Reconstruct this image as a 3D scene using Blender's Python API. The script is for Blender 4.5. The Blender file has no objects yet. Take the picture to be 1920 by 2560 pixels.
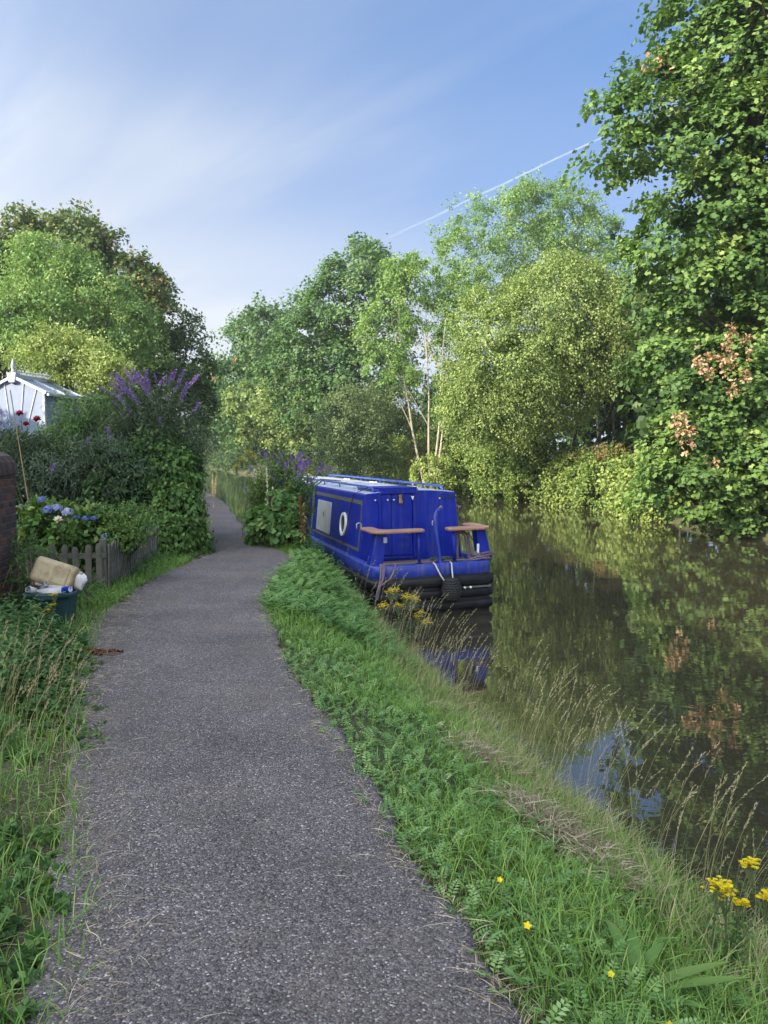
import bpy, bmesh, math, random
import numpy as np
from mathutils import Matrix, Vector

R = math.radians
rng = np.random.default_rng(11)
random.seed(11)
scene = bpy.context.scene
COL = scene.collection

# ------------------------------------------------------------------ camera, sky, sun, exposure
cam_data = bpy.data.cameras.new('camera')
cam = bpy.data.objects.new('camera', cam_data)
COL.objects.link(cam)
cam.location = (0, 0, 1.6)
cam.rotation_euler = (R(90 - 4.16), 0, 0)
cam_data.sensor_fit = 'VERTICAL'
cam_data.sensor_height = 36.0
cam_data.lens = 36.0 * 1923.0 / 2560.0
cam_data.clip_end = 20000
scene.camera = cam

SUN_EL = 25.0
SUN_DIR = Vector((-0.82, -0.572, math.tan(R(SUN_EL)))).normalized()      # towards the sun: low, behind and to the left
sun_data = bpy.data.lights.new('sun', 'SUN')
sun_data.energy = 5.0
sun_data.angle = R(0.55)
sun_data.color = (1.0, 0.86, 0.66)
sun = bpy.data.objects.new('sun', sun_data)
COL.objects.link(sun)
sun.rotation_euler = (-SUN_DIR).to_track_quat('-Z', 'Y').to_euler()
sun.location = SUN_DIR * 60

world = bpy.data.worlds.new('World')
scene.world = world
world.use_nodes = True


def N(t, kind, **kw):
    n = t.nodes.new(kind)
    for k, v in kw.items():
        if k == 'inp':
            for i, val in v.items():
                n.inputs[i].default_value = val
        else:
            setattr(n, k, v)
    return n


def ramp(t, stops, interp='LINEAR'):
    n = t.nodes.new('ShaderNodeValToRGB')
    n.color_ramp.interpolation = interp
    els = n.color_ramp.elements
    while len(els) < len(stops):
        els.new(0.5)
    for e, (p, c) in zip(els, stops):
        e.position = p
        e.color = (c[0], c[1], c[2], 1) if not isinstance(c, (int, float)) else (c, c, c, 1)
    return n


CLX, CLY = 0.1, 0.0


def build_world():
    t = world.node_tree
    t.nodes.clear()
    L = t.links.new
    out = N(t, 'ShaderNodeOutputWorld')
    bg = N(t, 'ShaderNodeBackground', inp={'Strength': 0.115})
    sky = N(t, 'ShaderNodeTexSky', sky_type='NISHITA', sun_disc=False, sun_elevation=R(SUN_EL),
            sun_rotation=math.atan2(SUN_DIR.x, SUN_DIR.y), altitude=50, air_density=1.0, dust_density=0.6, ozone_density=2.2)
    tv = N(t, 'ShaderNodeTexCoord')
    raise_ = N(t, 'ShaderNodeVectorMath', operation='MULTIPLY_ADD'); raise_.inputs[1].default_value = (1, 1, 0.75); raise_.inputs[2].default_value = (0, 0, 0.42)
    nrm = N(t, 'ShaderNodeVectorMath', operation='NORMALIZE')
    L(tv.outputs['Generated'], raise_.inputs[0]); L(raise_.outputs[0], nrm.inputs[0]); L(nrm.outputs[0], sky.inputs['Vector'])
    # thin high cloud: streaked noise on a flat layer overhead
    tc = N(t, 'ShaderNodeTexCoord')
    sep = N(t, 'ShaderNodeSeparateXYZ')
    L(tc.outputs['Generated'], sep.inputs[0])
    zc = N(t, 'ShaderNodeMath', operation='ADD', inp={1: 0.12})
    zm = N(t, 'ShaderNodeMath', operation='MAXIMUM', inp={1: 0.0})
    L(sep.outputs['Z'], zm.inputs[0]); L(zm.outputs[0], zc.inputs[0])
    dx = N(t, 'ShaderNodeMath', operation='DIVIDE'); dy = N(t, 'ShaderNodeMath', operation='DIVIDE')
    L(sep.outputs['X'], dx.inputs[0]); L(zc.outputs[0], dx.inputs[1])
    L(sep.outputs['Y'], dy.inputs[0]); L(zc.outputs[0], dy.inputs[1])
    comb = N(t, 'ShaderNodeCombineXYZ')
    L(dx.outputs[0], comb.inputs[0]); L(dy.outputs[0], comb.inputs[1])
    mp = N(t, 'ShaderNodeMapping', vector_type='TEXTURE', inp={'Rotation': (0, 0, R(-45)), 'Scale': (2.6, 0.75, 1.0), 'Location': (CLX, CLY, 0)})
    L(comb.outputs[0], mp.inputs[0])
    warp = N(t, 'ShaderNodeTexNoise', inp={'Scale': 0.8, 'Detail': 2.0})
    L(mp.outputs[0], warp.inputs['Vector'])
    wadd = N(t, 'ShaderNodeMixRGB', blend_type='ADD', inp={0: 0.5})
    L(mp.outputs[0], wadd.inputs[1]); L(warp.outputs['Color'], wadd.inputs[2])
    n1 = N(t, 'ShaderNodeTexNoise', inp={'Scale': 0.9, 'Detail': 7.0, 'Roughness': 0.52})
    L(wadd.outputs[0], n1.inputs['Vector'])
    r1 = ramp(t, [(0.44, 0.0), (0.66, 1.0)], 'EASE')
    L(n1.outputs['Fac'], r1.inputs[0])
    n2 = N(t, 'ShaderNodeTexNoise', inp={'Scale': 0.35, 'Detail': 3.0})
    L(comb.outputs[0], n2.inputs['Vector'])
    r2 = ramp(t, [(0.3, 0.0), (0.7, 1.0)], 'EASE')
    L(n2.outputs['Fac'], r2.inputs[0])
    mul = N(t, 'ShaderNodeMath', operation='MULTIPLY_ADD', inp={1: 1.1, 2: 0.0})
    L(r1.outputs[0], mul.inputs[0])
    # haze near the horizon, and a milky veil on the side of the sun
    hz = ramp(t, [(0.0, 0.97), (0.14, 0.88), (0.22, 0.6), (0.33, 0.26), (0.48, 0.07), (0.7, 0.0)], 'EASE')
    L(zm.outputs[0], hz.inputs[0])
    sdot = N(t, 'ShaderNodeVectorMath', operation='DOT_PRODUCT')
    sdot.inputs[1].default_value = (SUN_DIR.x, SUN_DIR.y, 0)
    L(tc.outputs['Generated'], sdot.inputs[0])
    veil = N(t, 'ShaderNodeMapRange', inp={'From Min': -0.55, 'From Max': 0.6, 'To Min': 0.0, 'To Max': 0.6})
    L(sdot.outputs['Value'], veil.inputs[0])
    a1 = N(t, 'ShaderNodeMath', operation='MULTIPLY')
    vl = N(t, 'ShaderNodeMath', operation='MULTIPLY_ADD', inp={1: 0.9, 2: 0.25})
    L(veil.outputs[0], vl.inputs[0])
    L(mul.outputs[0], a1.inputs[0]); L(r2.outputs[0], a1.inputs[1])
    cside = N(t, 'ShaderNodeMapRange', inp={'From Min': -0.85, 'From Max': -0.25, 'To Min': 0.15, 'To Max': 1.0}); L(sdot.outputs['Value'], cside.inputs[0])
    a1b = N(t, 'ShaderNodeMath', operation='MULTIPLY'); L(a1.outputs[0], a1b.inputs[0]); L(cside.outputs[0], a1b.inputs[1])
    a2 = N(t, 'ShaderNodeMath', operation='ADD'); L(a1b.outputs[0], a2.inputs[0]); L(veil.outputs[0], a2.inputs[1])
    a3 = N(t, 'ShaderNodeMath', operation='ADD', use_clamp=True); L(a2.outputs[0], a3.inputs[0])
    hside = N(t, 'ShaderNodeMapRange', interpolation_type='SMOOTHSTEP', inp={'From Min': -1.0, 'From Max': -0.3, 'To Min': 0.2, 'To Max': 1.0}); L(sdot.outputs['Value'], hside.inputs[0])
    hzm = N(t, 'ShaderNodeMath', operation='MULTIPLY'); L(hz.outputs[0], hzm.inputs[0]); L(hside.outputs[0], hzm.inputs[1]); L(hzm.outputs[0], a3.inputs[1])
    a4 = N(t, 'ShaderNodeMath', operation='MINIMUM', inp={1: 0.93}); L(a3.outputs[0], a4.inputs[0])
    fill_glow = N(t, 'ShaderNodeMapRange', interpolation_type='SMOOTHSTEP', inp={'From Min': -0.1, 'From Max': 0.95, 'To Min': 1.0, 'To Max': 4.3})   # thin cloud round the unseen sun, brightened to add fill light in the shade
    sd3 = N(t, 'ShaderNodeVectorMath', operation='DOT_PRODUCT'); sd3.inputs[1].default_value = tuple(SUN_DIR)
    L(tc.outputs['Generated'], sd3.inputs[0]); L(sd3.outputs['Value'], fill_glow.inputs[0])
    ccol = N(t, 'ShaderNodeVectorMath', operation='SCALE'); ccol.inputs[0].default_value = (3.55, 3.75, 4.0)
    L(fill_glow.outputs[0], ccol.inputs['Scale'])
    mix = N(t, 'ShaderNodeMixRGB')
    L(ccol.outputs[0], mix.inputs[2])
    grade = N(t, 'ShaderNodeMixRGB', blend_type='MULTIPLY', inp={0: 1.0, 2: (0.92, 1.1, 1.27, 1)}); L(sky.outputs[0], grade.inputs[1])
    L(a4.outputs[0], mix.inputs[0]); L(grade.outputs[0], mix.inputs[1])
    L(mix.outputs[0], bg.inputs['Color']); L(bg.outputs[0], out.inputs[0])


build_world()
scene.view_settings.view_transform = 'Standard'
scene.view_settings.look = 'None'
scene.view_settings.gamma = 1.0
scene.view_settings.exposure = 1.12
scene.cycles.use_adaptive_sampling = True
scene.cycles.adaptive_threshold = 0.02
scene.cycles.use_light_tree = False
scene.cycles.max_bounces = 6
scene.cycles.diffuse_bounces = 3
scene.cycles.glossy_bounces = 3
scene.cycles.transmission_bounces = 4
scene.cycles.transparent_max_bounces = 8
scene.cycles.use_denoising = True
scene.cycles.caustics_reflective = False
scene.cycles.caustics_refractive = False

# ------------------------------------------------------------------ small tools


def put(o, label=None, cat=None, group=None, kind=None):
    if label: o['label'] = label
    if cat: o['category'] = cat
    if group: o['group'] = group
    if kind: o['kind'] = kind
    return o


def empty(name, loc=(0, 0, 0), rz=0.0, ry=0.0, rx=0.0):
    o = bpy.data.objects.new(name, None)
    o.empty_display_size = 0.2
    COL.objects.link(o)
    o.location = loc
    o.rotation_euler = (rx, ry, rz)
    return o


def link(name, me, parent=None, loc=(0, 0, 0), rot=(0, 0, 0), scale=None):
    o = bpy.data.objects.new(name, me)
    COL.objects.link(o)
    o.location = loc
    o.rotation_euler = rot
    if scale is not None:
        o.scale = scale
    if parent: o.parent = parent
    return o


def np_mesh(name, V, F, mat, tint=None, smooth=False):
    """V (n,3) float, F (m,k) int: one mesh from arrays."""
    me = bpy.data.meshes.new(name)
    V = np.ascontiguousarray(V, dtype=np.float32)
    F = np.ascontiguousarray(F, dtype=np.int32)
    m, k = F.shape
    me.vertices.add(len(V)); me.vertices.foreach_set('co', V.ravel())
    me.loops.add(m * k); me.loops.foreach_set('vertex_index', F.ravel())
    me.polygons.add(m); me.polygons.foreach_set('loop_start', np.arange(0, m * k, k, dtype=np.int32))
    if tint is not None:
        at = me.attributes.new('tint', 'FLOAT', 'POINT')
        at.data.foreach_set('value', np.ascontiguousarray(tint, dtype=np.float32))
    me.update(calc_edges=True)
    if smooth:
        me.polygons.foreach_set('use_smooth', np.ones(m, dtype=bool))
    if mat: me.materials.append(mat)
    return me


class MB:
    """Collects hard-surface shapes into one mesh."""

    def __init__(self):
        self.v, self.f = [], []

    def add(self, vs, fs):
        b = len(self.v)
        self.v += [tuple(p) for p in vs]
        self.f += [tuple(b + i for i in f) for f in fs]
        return self

    def box(self, c, s, rot=None):
        x, y, z = s[0] / 2, s[1] / 2, s[2] / 2
        vs = [Vector(p) for p in ((-x, -y, -z), (x, -y, -z), (x, y, -z), (-x, y, -z), (-x, -y, z), (x, -y, z), (x, y, z), (-x, y, z))]
        if rot is not None: vs = [rot @ p for p in vs]
        vs = [p + Vector(c) for p in vs]
        return self.add(vs, [(0, 3, 2, 1), (4, 5, 6, 7), (0, 1, 5, 4), (1, 2, 6, 5), (2, 3, 7, 6), (3, 0, 4, 7)])

    def tube(self, pts, rad, n=8, cap=True):
        pts = [Vector(p) for p in pts]
        if isinstance(rad, (int, float)): rad = [rad] * len(pts)
        rings, up = [], None
        for i, p in enumerate(pts):
            d = (pts[min(i + 1, len(pts) - 1)] - pts[max(i - 1, 0)]).normalized()
            if up is None:
                up = d.orthogonal().normalized()
            up = (up - d * up.dot(d))
            up = up.normalized() if up.length > 1e-6 else d.orthogonal().normalized()
            s = d.cross(up)
            rings.append([p + (up * math.cos(a) + s * math.sin(a)) * rad[i] for a in [2 * math.pi * k / n for k in range(n)]])
        vs = [q for r in rings for q in r]
        fs = []
        for i in range(len(pts) - 1):
            for k in range(n):
                fs.append((i * n + k, i * n + (k + 1) % n, (i + 1) * n + (k + 1) % n, (i + 1) * n + k))
        if cap:
            fs.append(tuple(reversed(range(n)))); fs.append(tuple(range((len(pts) - 1) * n, len(pts) * n)))
        return self.add(vs, fs)

    def prism(self, poly, z0, z1, tf=None):
        n = len(poly)
        vs = [Vector((p[0], p[1], z0)) for p in poly] + [Vector((p[0], p[1], z1)) for p in poly]
        if tf is not None: vs = [tf @ p for p in vs]
        return self.add(vs, [tuple(reversed(range(n))), tuple(range(n, 2 * n))] + [(i, (i + 1) % n, n + (i + 1) % n, n + i) for i in range(n)])

    def lathe(self, prof, n=14, tf=None, c=(0, 0, 0)):
        vs = []
        for (r, z) in prof:
            for k in range(n):
                a = 2 * math.pi * k / n
                p = Vector((r * math.cos(a), r * math.sin(a), z))
                if tf is not None: p = tf @ p
                vs.append(p + Vector(c))
        fs = []
        for i in range(len(prof) - 1):
            for k in range(n):
                fs.append((i * n + k, i * n + (k + 1) % n, (i + 1) * n + (k + 1) % n, (i + 1) * n + k))
        fs.append(tuple(reversed(range(n)))); fs.append(tuple(range((len(prof) - 1) * n, len(prof) * n)))
        return self.add(vs, fs)

    def mesh(self, name, mat, smooth=False):
        me = bpy.data.meshes.new(name)
        me.from_pydata(self.v, [], self.f)
        me.update()
        if smooth:
            me.polygons.foreach_set('use_smooth', [True] * len(me.polygons))
        me.materials.append(mat)
        return me

    def build(self, name, mat, parent=None, bevel=0.0, smooth=False, seg=2, **kw):
        o = link(name, self.mesh(name, mat, smooth), parent, **kw)
        if bevel:
            m = o.modifiers.new('bevel', 'BEVEL'); m.width = bevel; m.segments = seg; m.limit_method = 'ANGLE'; m.angle_limit = R(40)
        if smooth and bevel == 0 and len(self.f) > 30:
            m = o.modifiers.new('edges', 'EDGE_SPLIT'); m.split_angle = R(45)
        return o


# ------------------------------------------------------------------ materials
def base_mat(name):
    m = bpy.data.materials.new(name)
    m.use_nodes = True
    t = m.node_tree
    b = t.nodes['Principled BSDF']
    return m, t, b


def paint(name, c, rough=0.5, var=0.12, scale=6.0, metal=0.0, bump=0.0, spec=0.5, dirt=None, dirt_scale=3.0, dirt_amt=0.5, streak=None, streak_amt=0.5):
    """A plain coloured surface with uneven tone and optional dirt patches."""
    m, t, b = base_mat(name)
    L = t.links.new
    tc = N(t, 'ShaderNodeTexCoord')
    n = N(t, 'ShaderNodeTexNoise', inp={'Scale': scale, 'Detail': 5.0, 'Roughness': 0.6})
    L(tc.outputs['Object'], n.inputs['Vector'])
    lo = tuple(max(0, x * (1 - var)) for x in c); hi = tuple(x * (1 + var) for x in c)
    r = ramp(t, [(0.3, lo), (0.7, hi)])
    L(n.outputs['Fac'], r.inputs[0])
    col = r.outputs[0]
    if dirt:
        n2 = N(t, 'ShaderNodeTexNoise', inp={'Scale': dirt_scale, 'Detail': 8.0, 'Roughness': 0.7})
        L(tc.outputs['Object'], n2.inputs['Vector'])
        r2 = ramp(t, [(0.48, 0.0), (0.7, dirt_amt)])
        L(n2.outputs['Fac'], r2.inputs[0])
        mx = N(t, 'ShaderNodeMixRGB', inp={2: (*dirt, 1)})
        L(r2.outputs[0], mx.inputs[0]); L(col, mx.inputs[1])
        col = mx.outputs[0]
    if streak:                                                   # run-down weather marks
        mp = N(t, 'ShaderNodeMapping', inp={'Scale': (14.0, 14.0, 0.9)}); L(tc.outputs['Object'], mp.inputs[0])
        n3 = N(t, 'ShaderNodeTexNoise', inp={'Scale': 1.0, 'Detail': 6.0, 'Roughness': 0.65}); L(mp.outputs[0], n3.inputs['Vector'])
        r3 = ramp(t, [(0.5, 0.0), (0.72, streak_amt)]); L(n3.outputs['Fac'], r3.inputs[0])
        mx3 = N(t, 'ShaderNodeMixRGB', inp={2: (*streak, 1)}); L(r3.outputs[0], mx3.inputs[0]); L(col, mx3.inputs[1])
        col = mx3.outputs[0]
    L(col, b.inputs['Base Color'])
    b.inputs['Roughness'].default_value = rough
    b.inputs['Metallic'].default_value = metal
    b.inputs['Specular IOR Level'].default_value = spec
    rr = N(t, 'ShaderNodeMapRange', inp={'To Min': max(0.02, rough - 0.12), 'To Max': min(1, rough + 0.12)})
    L(n.outputs['Fac'], rr.inputs[0]); L(rr.outputs[0], b.inputs['Roughness'])
    if bump:
        bp = N(t, 'ShaderNodeBump', inp={'Strength': bump, 'Distance': 0.01})
        L(n.outputs['Fac'], bp.inputs['Height']); L(bp.outputs[0], b.inputs['Normal'])
    return m


def leafy(name, stops, trans=0.3, rough=0.55, spec=0.25, tcol=(1.15, 1.25, 0.6)):
    """Leaf or petal: colour from each leaf's own tint, light shining through."""
    m, t, b = base_mat(name)
    L = t.links.new
    out = t.nodes['Material Output']
    at = N(t, 'ShaderNodeAttribute', attribute_name='tint')
    k = len(stops)
    r = ramp(t, [(i / (k - 1), s) for i, s in enumerate(stops)])
    L(at.outputs['Fac'], r.inputs[0])
    L(r.outputs[0], b.inputs['Base Color'])
    b.inputs['Roughness'].default_value = rough
    b.inputs['Specular IOR Level'].default_value = spec
    if trans > 0:
        tr = N(t, 'ShaderNodeBsdfTranslucent')
        mu = N(t, 'ShaderNodeMixRGB', blend_type='MULTIPLY', inp={0: 1.0, 2: (*tcol, 1)})
        L(r.outputs[0], mu.inputs[1]); L(mu.outputs[0], tr.inputs['Color'])
        mx = N(t, 'ShaderNodeMixShader', inp={0: trans})
        L(b.outputs[0], mx.inputs[1]); L(tr.outputs[0], mx.inputs[2]); L(mx.outputs[0], out.inputs['Surface'])
    return m


def bark(name, c1, c2, scale=8.0):
    m, t, b = base_mat(name)
    L = t.links.new
    tc = N(t, 'ShaderNodeTexCoord')
    mp = N(t, 'ShaderNodeMapping', inp={'Scale': (scale, scale, scale * 0.25)})
    L(tc.outputs['Object'], mp.inputs[0])
    n = N(t, 'ShaderNodeTexNoise', inp={'Scale': 1.0, 'Detail': 8.0, 'Roughness': 0.7})
    L(mp.outputs[0], n.inputs['Vector'])
    r = ramp(t, [(0.35, c1), (0.65, c2)]); L(n.outputs['Fac'], r.inputs[0]); L(r.outputs[0], b.inputs['Base Color'])
    bp = N(t, 'ShaderNodeBump', inp={'Strength': 0.6, 'Distance': 0.03}); L(n.outputs['Fac'], bp.inputs['Height']); L(bp.outputs[0], b.inputs['Normal'])
    b.inputs['Roughness'].default_value = 0.9
    return m


M = {}
M['bark'] = bark('bark', (0.05, 0.04, 0.03), (0.14, 0.115, 0.085))
M['bark_pale'] = bark('bark_pale', (0.2, 0.18, 0.13), (0.42, 0.39, 0.31))
M['stem'] = paint('stem_green', (0.1, 0.13, 0.05), 0.7, 0.3)
M['stem_dry'] = paint('stem_dry', (0.3, 0.22, 0.12), 0.8, 0.3)
M['stem_red'] = paint('stem_red', (0.1, 0.028, 0.02), 0.8, 0.4)
M['l_syc'] = leafy('leaf_sycamore', [(0.045, 0.1, 0.03), (0.085, 0.16, 0.045), (0.14, 0.235, 0.06), (0.25, 0.33, 0.1)])
M['l_sycfar'] = leafy('leaf_sycamore_far', [(0.039, 0.098, 0.036), (0.072, 0.150, 0.050), (0.111, 0.202, 0.066), (0.195, 0.260, 0.096)])
M['l_haw'] = leafy('leaf_hawthorn', [(0.090, 0.149, 0.047), (0.164, 0.234, 0.070), (0.239, 0.312, 0.101), (0.344, 0.406, 0.156)])
M['l_ash'] = leafy('leaf_ash', [(0.072, 0.157, 0.044), (0.122, 0.229, 0.063), (0.186, 0.300, 0.088), (0.286, 0.372, 0.126)])
M['l_yel'] = leafy('leaf_yellowgreen', [(0.117, 0.182, 0.036), (0.182, 0.260, 0.048), (0.260, 0.338, 0.072), (0.364, 0.390, 0.108)])
M['l_sallow'] = leafy('leaf_sallow', [(0.065, 0.111, 0.054), (0.111, 0.163, 0.072), (0.169, 0.221, 0.102), (0.234, 0.273, 0.144)])
M['l_bram'] = leafy('leaf_bramble', [(0.078, 0.130, 0.036), (0.143, 0.221, 0.060), (0.221, 0.312, 0.096), (0.338, 0.390, 0.108)])
M['l_brown'] = leafy('leaf_browning', [(0.07, 0.13, 0.045), (0.11, 0.17, 0.055), (0.17, 0.19, 0.07), (0.3, 0.21, 0.09)])
M['l_dead'] = leafy('leaf_dead', [(0.2, 0.13, 0.065), (0.32, 0.225, 0.125), (0.44, 0.33, 0.2), (0.33, 0.19, 0.09)], 0.2, tcol=(1.1, 0.9, 0.6))
M['l_dark'] = leafy('leaf_dark', [(0.026, 0.058, 0.022), (0.046, 0.091, 0.030), (0.072, 0.130, 0.042), (0.117, 0.182, 0.060)])
M['l_silver'] = leafy('leaf_silver', [(0.042, 0.075, 0.042), (0.07, 0.11, 0.065), (0.1, 0.145, 0.092), (0.15, 0.19, 0.14)], 0.2, rough=0.7, spec=0.1)
M['l_garden'] = leafy('leaf_garden', [(0.051, 0.108, 0.026), (0.086, 0.172, 0.040), (0.129, 0.237, 0.059), (0.286, 0.315, 0.092)])
M['l_nettle'] = leafy('leaf_nettle', [(0.045, 0.105, 0.029), (0.075, 0.158, 0.044), (0.120, 0.224, 0.066), (0.209, 0.299, 0.092)])
M['l_silverweed'] = leafy('leaf_silverweed', [(0.094, 0.194, 0.063), (0.140, 0.269, 0.082), (0.218, 0.359, 0.113), (0.374, 0.493, 0.227)], 0.25)
M['grass'] = leafy('grass_blade', [(0.098, 0.203, 0.041), (0.163, 0.296, 0.062), (0.244, 0.390, 0.097), (0.439, 0.452, 0.166)], 0.3)
M['grass_dry'] = leafy('grass_dry', [(0.19, 0.22, 0.09), (0.3, 0.29, 0.14), (0.42, 0.37, 0.2), (0.5, 0.43, 0.27)], 0.25, tcol=(1.1, 1.05, 0.8))
M['straw'] = leafy('straw', [(0.14, 0.11, 0.07), (0.26, 0.2, 0.12), (0.38, 0.31, 0.2), (0.55, 0.48, 0.34)], 0.1)
M['purple'] = leafy('petal_purple', [(0.110, 0.057, 0.209), (0.187, 0.103, 0.323), (0.308, 0.172, 0.437), (0.462, 0.322, 0.551)], 0.3, tcol=(1, 0.9, 1.1))
M['yellow'] = leafy('petal_yellow', [(0.62, 0.46, 0.012), (0.72, 0.56, 0.015), (0.8, 0.65, 0.02), (0.85, 0.74, 0.05)], 0.3, tcol=(1, 0.9, 0.4))
M['bluehead'] = leafy('petal_blue', [(0.1, 0.14, 0.42), (0.2, 0.25, 0.55), (0.4, 0.42, 0.62), (0.6, 0.6, 0.6)], 0.2, tcol=(1, 1, 1.1))
M['cream'] = leafy('petal_cream', [(0.7, 0.62, 0.42), (0.8, 0.74, 0.58), (0.85, 0.82, 0.7), (0.88, 0.86, 0.78)], 0.2, tcol=(1, 1, 0.9))
M['redrose'] = leafy('petal_red', [(0.14, 0.005, 0.01), (0.24, 0.01, 0.016), (0.34, 0.02, 0.03), (0.4, 0.04, 0.05)], 0.2, tcol=(1, 0.6, 0.6))
M['rust'] = leafy('dock_seed', [(0.08, 0.025, 0.015), (0.13, 0.04, 0.025), (0.18, 0.065, 0.035), (0.26, 0.13, 0.07)], 0.1, tcol=(1, 0.8, 0.6))


# ------------------------------------------------------------------ foliage tools (all arrays)
def unit(a):
    return a / np.maximum(np.linalg.norm(a, axis=-1, keepdims=True), 1e-9)


def rand_dir(n, r=None):
    r = r or rng
    return unit(r.normal(size=(n, 3)))


LEAF = {  # points (along, across, lift), faces of equal size
    'oval': (np.array([(0, 0, 0), (.45, .5, .10), (1, 0, -.06), (.45, -.5, .10)]), np.array([(0, 3, 2, 1)])),
    'lance': (np.array([(0, 0, 0), (.3, .5, .06), (.65, .36, 0), (1, 0, -.16), (.65, -.36, 0), (.3, -.5, .06)]), np.array([(0, 5, 2, 1), (5, 4, 3, 2)])),
    'maple': (np.array([(0, 0, 0), (.1, .42, .04), (.34, .24, .03), (.66, .5, .0), (1, 0, -.08), (.66, -.5, .0), (.34, -.24, .03), (.1, -.42, .04)]),
              np.array([(0, 2, 1), (0, 6, 2), (2, 4, 3), (2, 6, 4), (6, 5, 4), (0, 7, 6)])),
    'lobed': (np.array([(0, 0, 0), (.35, .5, .03), (.62, .2, .03), (1, 0, -.08), (.62, -.2, .03), (.35, -.5, .03)]), np.array([(0, 2, 1), (0, 4, 2), (2, 4, 3), (0, 5, 4)])),
    'spray': (np.array([(0, 0, 0), (.38, .5, -.03), (.5, .1, .04), (1, 0, -.2), (.5, -.1, .04), (.38, -.5, -.03)]), np.array([(0, 2, 1), (0, 4, 2), (2, 4, 3), (0, 5, 4)])),
}


def leaf_arrays(P, D, Nn, Ln, Wd, tint, shape='oval'):
    T, F = LEAF[shape]
    n, k = len(P), len(T)
    D = unit(D); S = unit(np.cross(Nn, D)); U = np.cross(D, S)
    Ln = np.broadcast_to(np.asarray(Ln, float), (n,)); Wd = np.broadcast_to(np.asarray(Wd, float), (n,))
    V = (P[:, None] + D[:, None] * (T[None, :, 0:1] * Ln[:, None, None]) + S[:, None] * (T[None, :, 1:2] * Wd[:, None, None])
         + U[:, None] * (T[None, :, 2:3] * Ln[:, None, None]))
    Fa = (F[None] + (np.arange(n) * k)[:, None, None]).reshape(-1, F.shape[1])
    return V.reshape(-1, 3), Fa, np.repeat(np.clip(tint, 0, 1), k)


def join(parts):
    Vs, Fs, Ts, b = [], [], [], 0
    for V, F, T in parts:
        Vs.append(V); Fs.append(F + b); Ts.append(T); b += len(V)
    return np.concatenate(Vs), np.concatenate(Fs), np.concatenate(Ts)


def clumps_on(blobs, n, up=0.15, back=0.5, r=None, pocket=None):
    """Points spread over the outside of a union of balls, with the way out."""
    r = r or rng
    B = np.array(blobs, float)
    w = B[:, 3] ** 2; w /= w.sum()
    C, O = [], []
    got = 0
    while got < n:
        k = n * 2
        i = r.choice(len(B), k, p=w)
        d = rand_dir(k, r); d[:, 2] += up; d = unit(d)
        p = B[i, :3] + d * (B[i, 3] * r.uniform(.72, 1.02, k))[:, None]
        dist = np.linalg.norm(p[:, None] - B[None, :, :3], axis=2) / B[None, :, 3]
        dist[np.arange(k), i] = 9
        ok = (dist.min(axis=1) > .78) & ((d[:, 1] < .25) | (r.random(k) < back)) & (d[:, 2] > -.75)
        if pocket:                                               # leave hollows between the boughs
            w_ = 2 * math.pi / pocket
            f = np.sin(p[:, 0] * w_ + 1.7 * np.sin(p[:, 2] * w_ * .6)) + np.sin(p[:, 1] * w_ * 1.1 + 2) + np.sin(p[:, 2] * w_ * 1.25 + 1.3 * np.sin(p[:, 0] * w_ * .7))
            ok &= (f > -.35) | (r.random(k) < .1)
        C.append(p[ok]); O.append(d[ok]); got += ok.sum()
    return np.concatenate(C)[:n], np.concatenate(O)[:n]


def crown_arrays(blobs, nclump, nper, rc, leaf, width, shape='oval', droop=0.15, up=0.35, flat=1.0, inner=0.2, tint=(0.45, 0.2), back=0.5,
                 clump_var=0.16, twig_up=0.25, seed=1, shag=0.12, pocket=None, tier=0.0):
    r = np.random.default_rng(seed)
    C, O = clumps_on(blobs, nclump, back=back, r=r, pocket=pocket)
    B = np.array(blobs, float)
    out = (r.random(len(C)) < shag)[:, None]                     # some sprays stand out from the mass
    C = C + out * (O * .5 + np.array([0, 0, .5])) * r.uniform(.2, 1.0, (len(C), 1)) * (np.median(B[:, 3]) * .45)
    ni = int(nclump * inner)
    if ni:
        w = B[:, 3] ** 3; w /= w.sum(); i = r.choice(len(B), ni, p=w)
        d = rand_dir(ni, r)
        C = np.concatenate([C, B[i, :3] + d * (B[i, 3] * r.uniform(.1, .6, ni))[:, None]]); O = np.concatenate([O, d])
    nc = len(C)
    Rc = r.uniform(rc[0], rc[1], nc)
    ct = r.normal(0, clump_var, nc)
    tw = 7
    Td = unit(rand_dir(nc * tw, r).reshape(nc, tw, 3) * 0.75 + O[:, None] * 0.85 + np.array([0, 0, twig_up]))
    Td = unit(Td * np.array([1, 1, 1 - .65 * tier]))              # leaves carried in level sprays
    n = nc * nper
    ci = np.repeat(np.arange(nc), nper); ti = r.integers(0, tw, n)
    s = r.uniform(.15, 1.0, n) ** .75
    d = Td[ci, ti]
    P = C[ci] + d * (Rc[ci] * s)[:, None]
    P[:, 2] -= droop * (s ** 2) * Rc[ci] * 1.2
    P += r.normal(0, 1, (n, 3)) * (Rc[ci] * 0.16)[:, None] * np.array([1, 1, flat])
    D = unit(d * 0.6 + rand_dir(n, r) * 0.75 + np.array([0, 0, -droop * 2]))
    Nn = unit(O[ci] * 0.55 + rand_dir(n, r) * (0.55 - .25 * tier) + np.array([0, 0, up + .25 * tier]))
    L = leaf * r.uniform(.65, 1.2, n)
    t = tint[0] + ct[ci] + r.normal(0, tint[1], n)
    return leaf_arrays(P, D, Nn, L, L * width * r.uniform(.8, 1.15, n), t, shape), C


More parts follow.
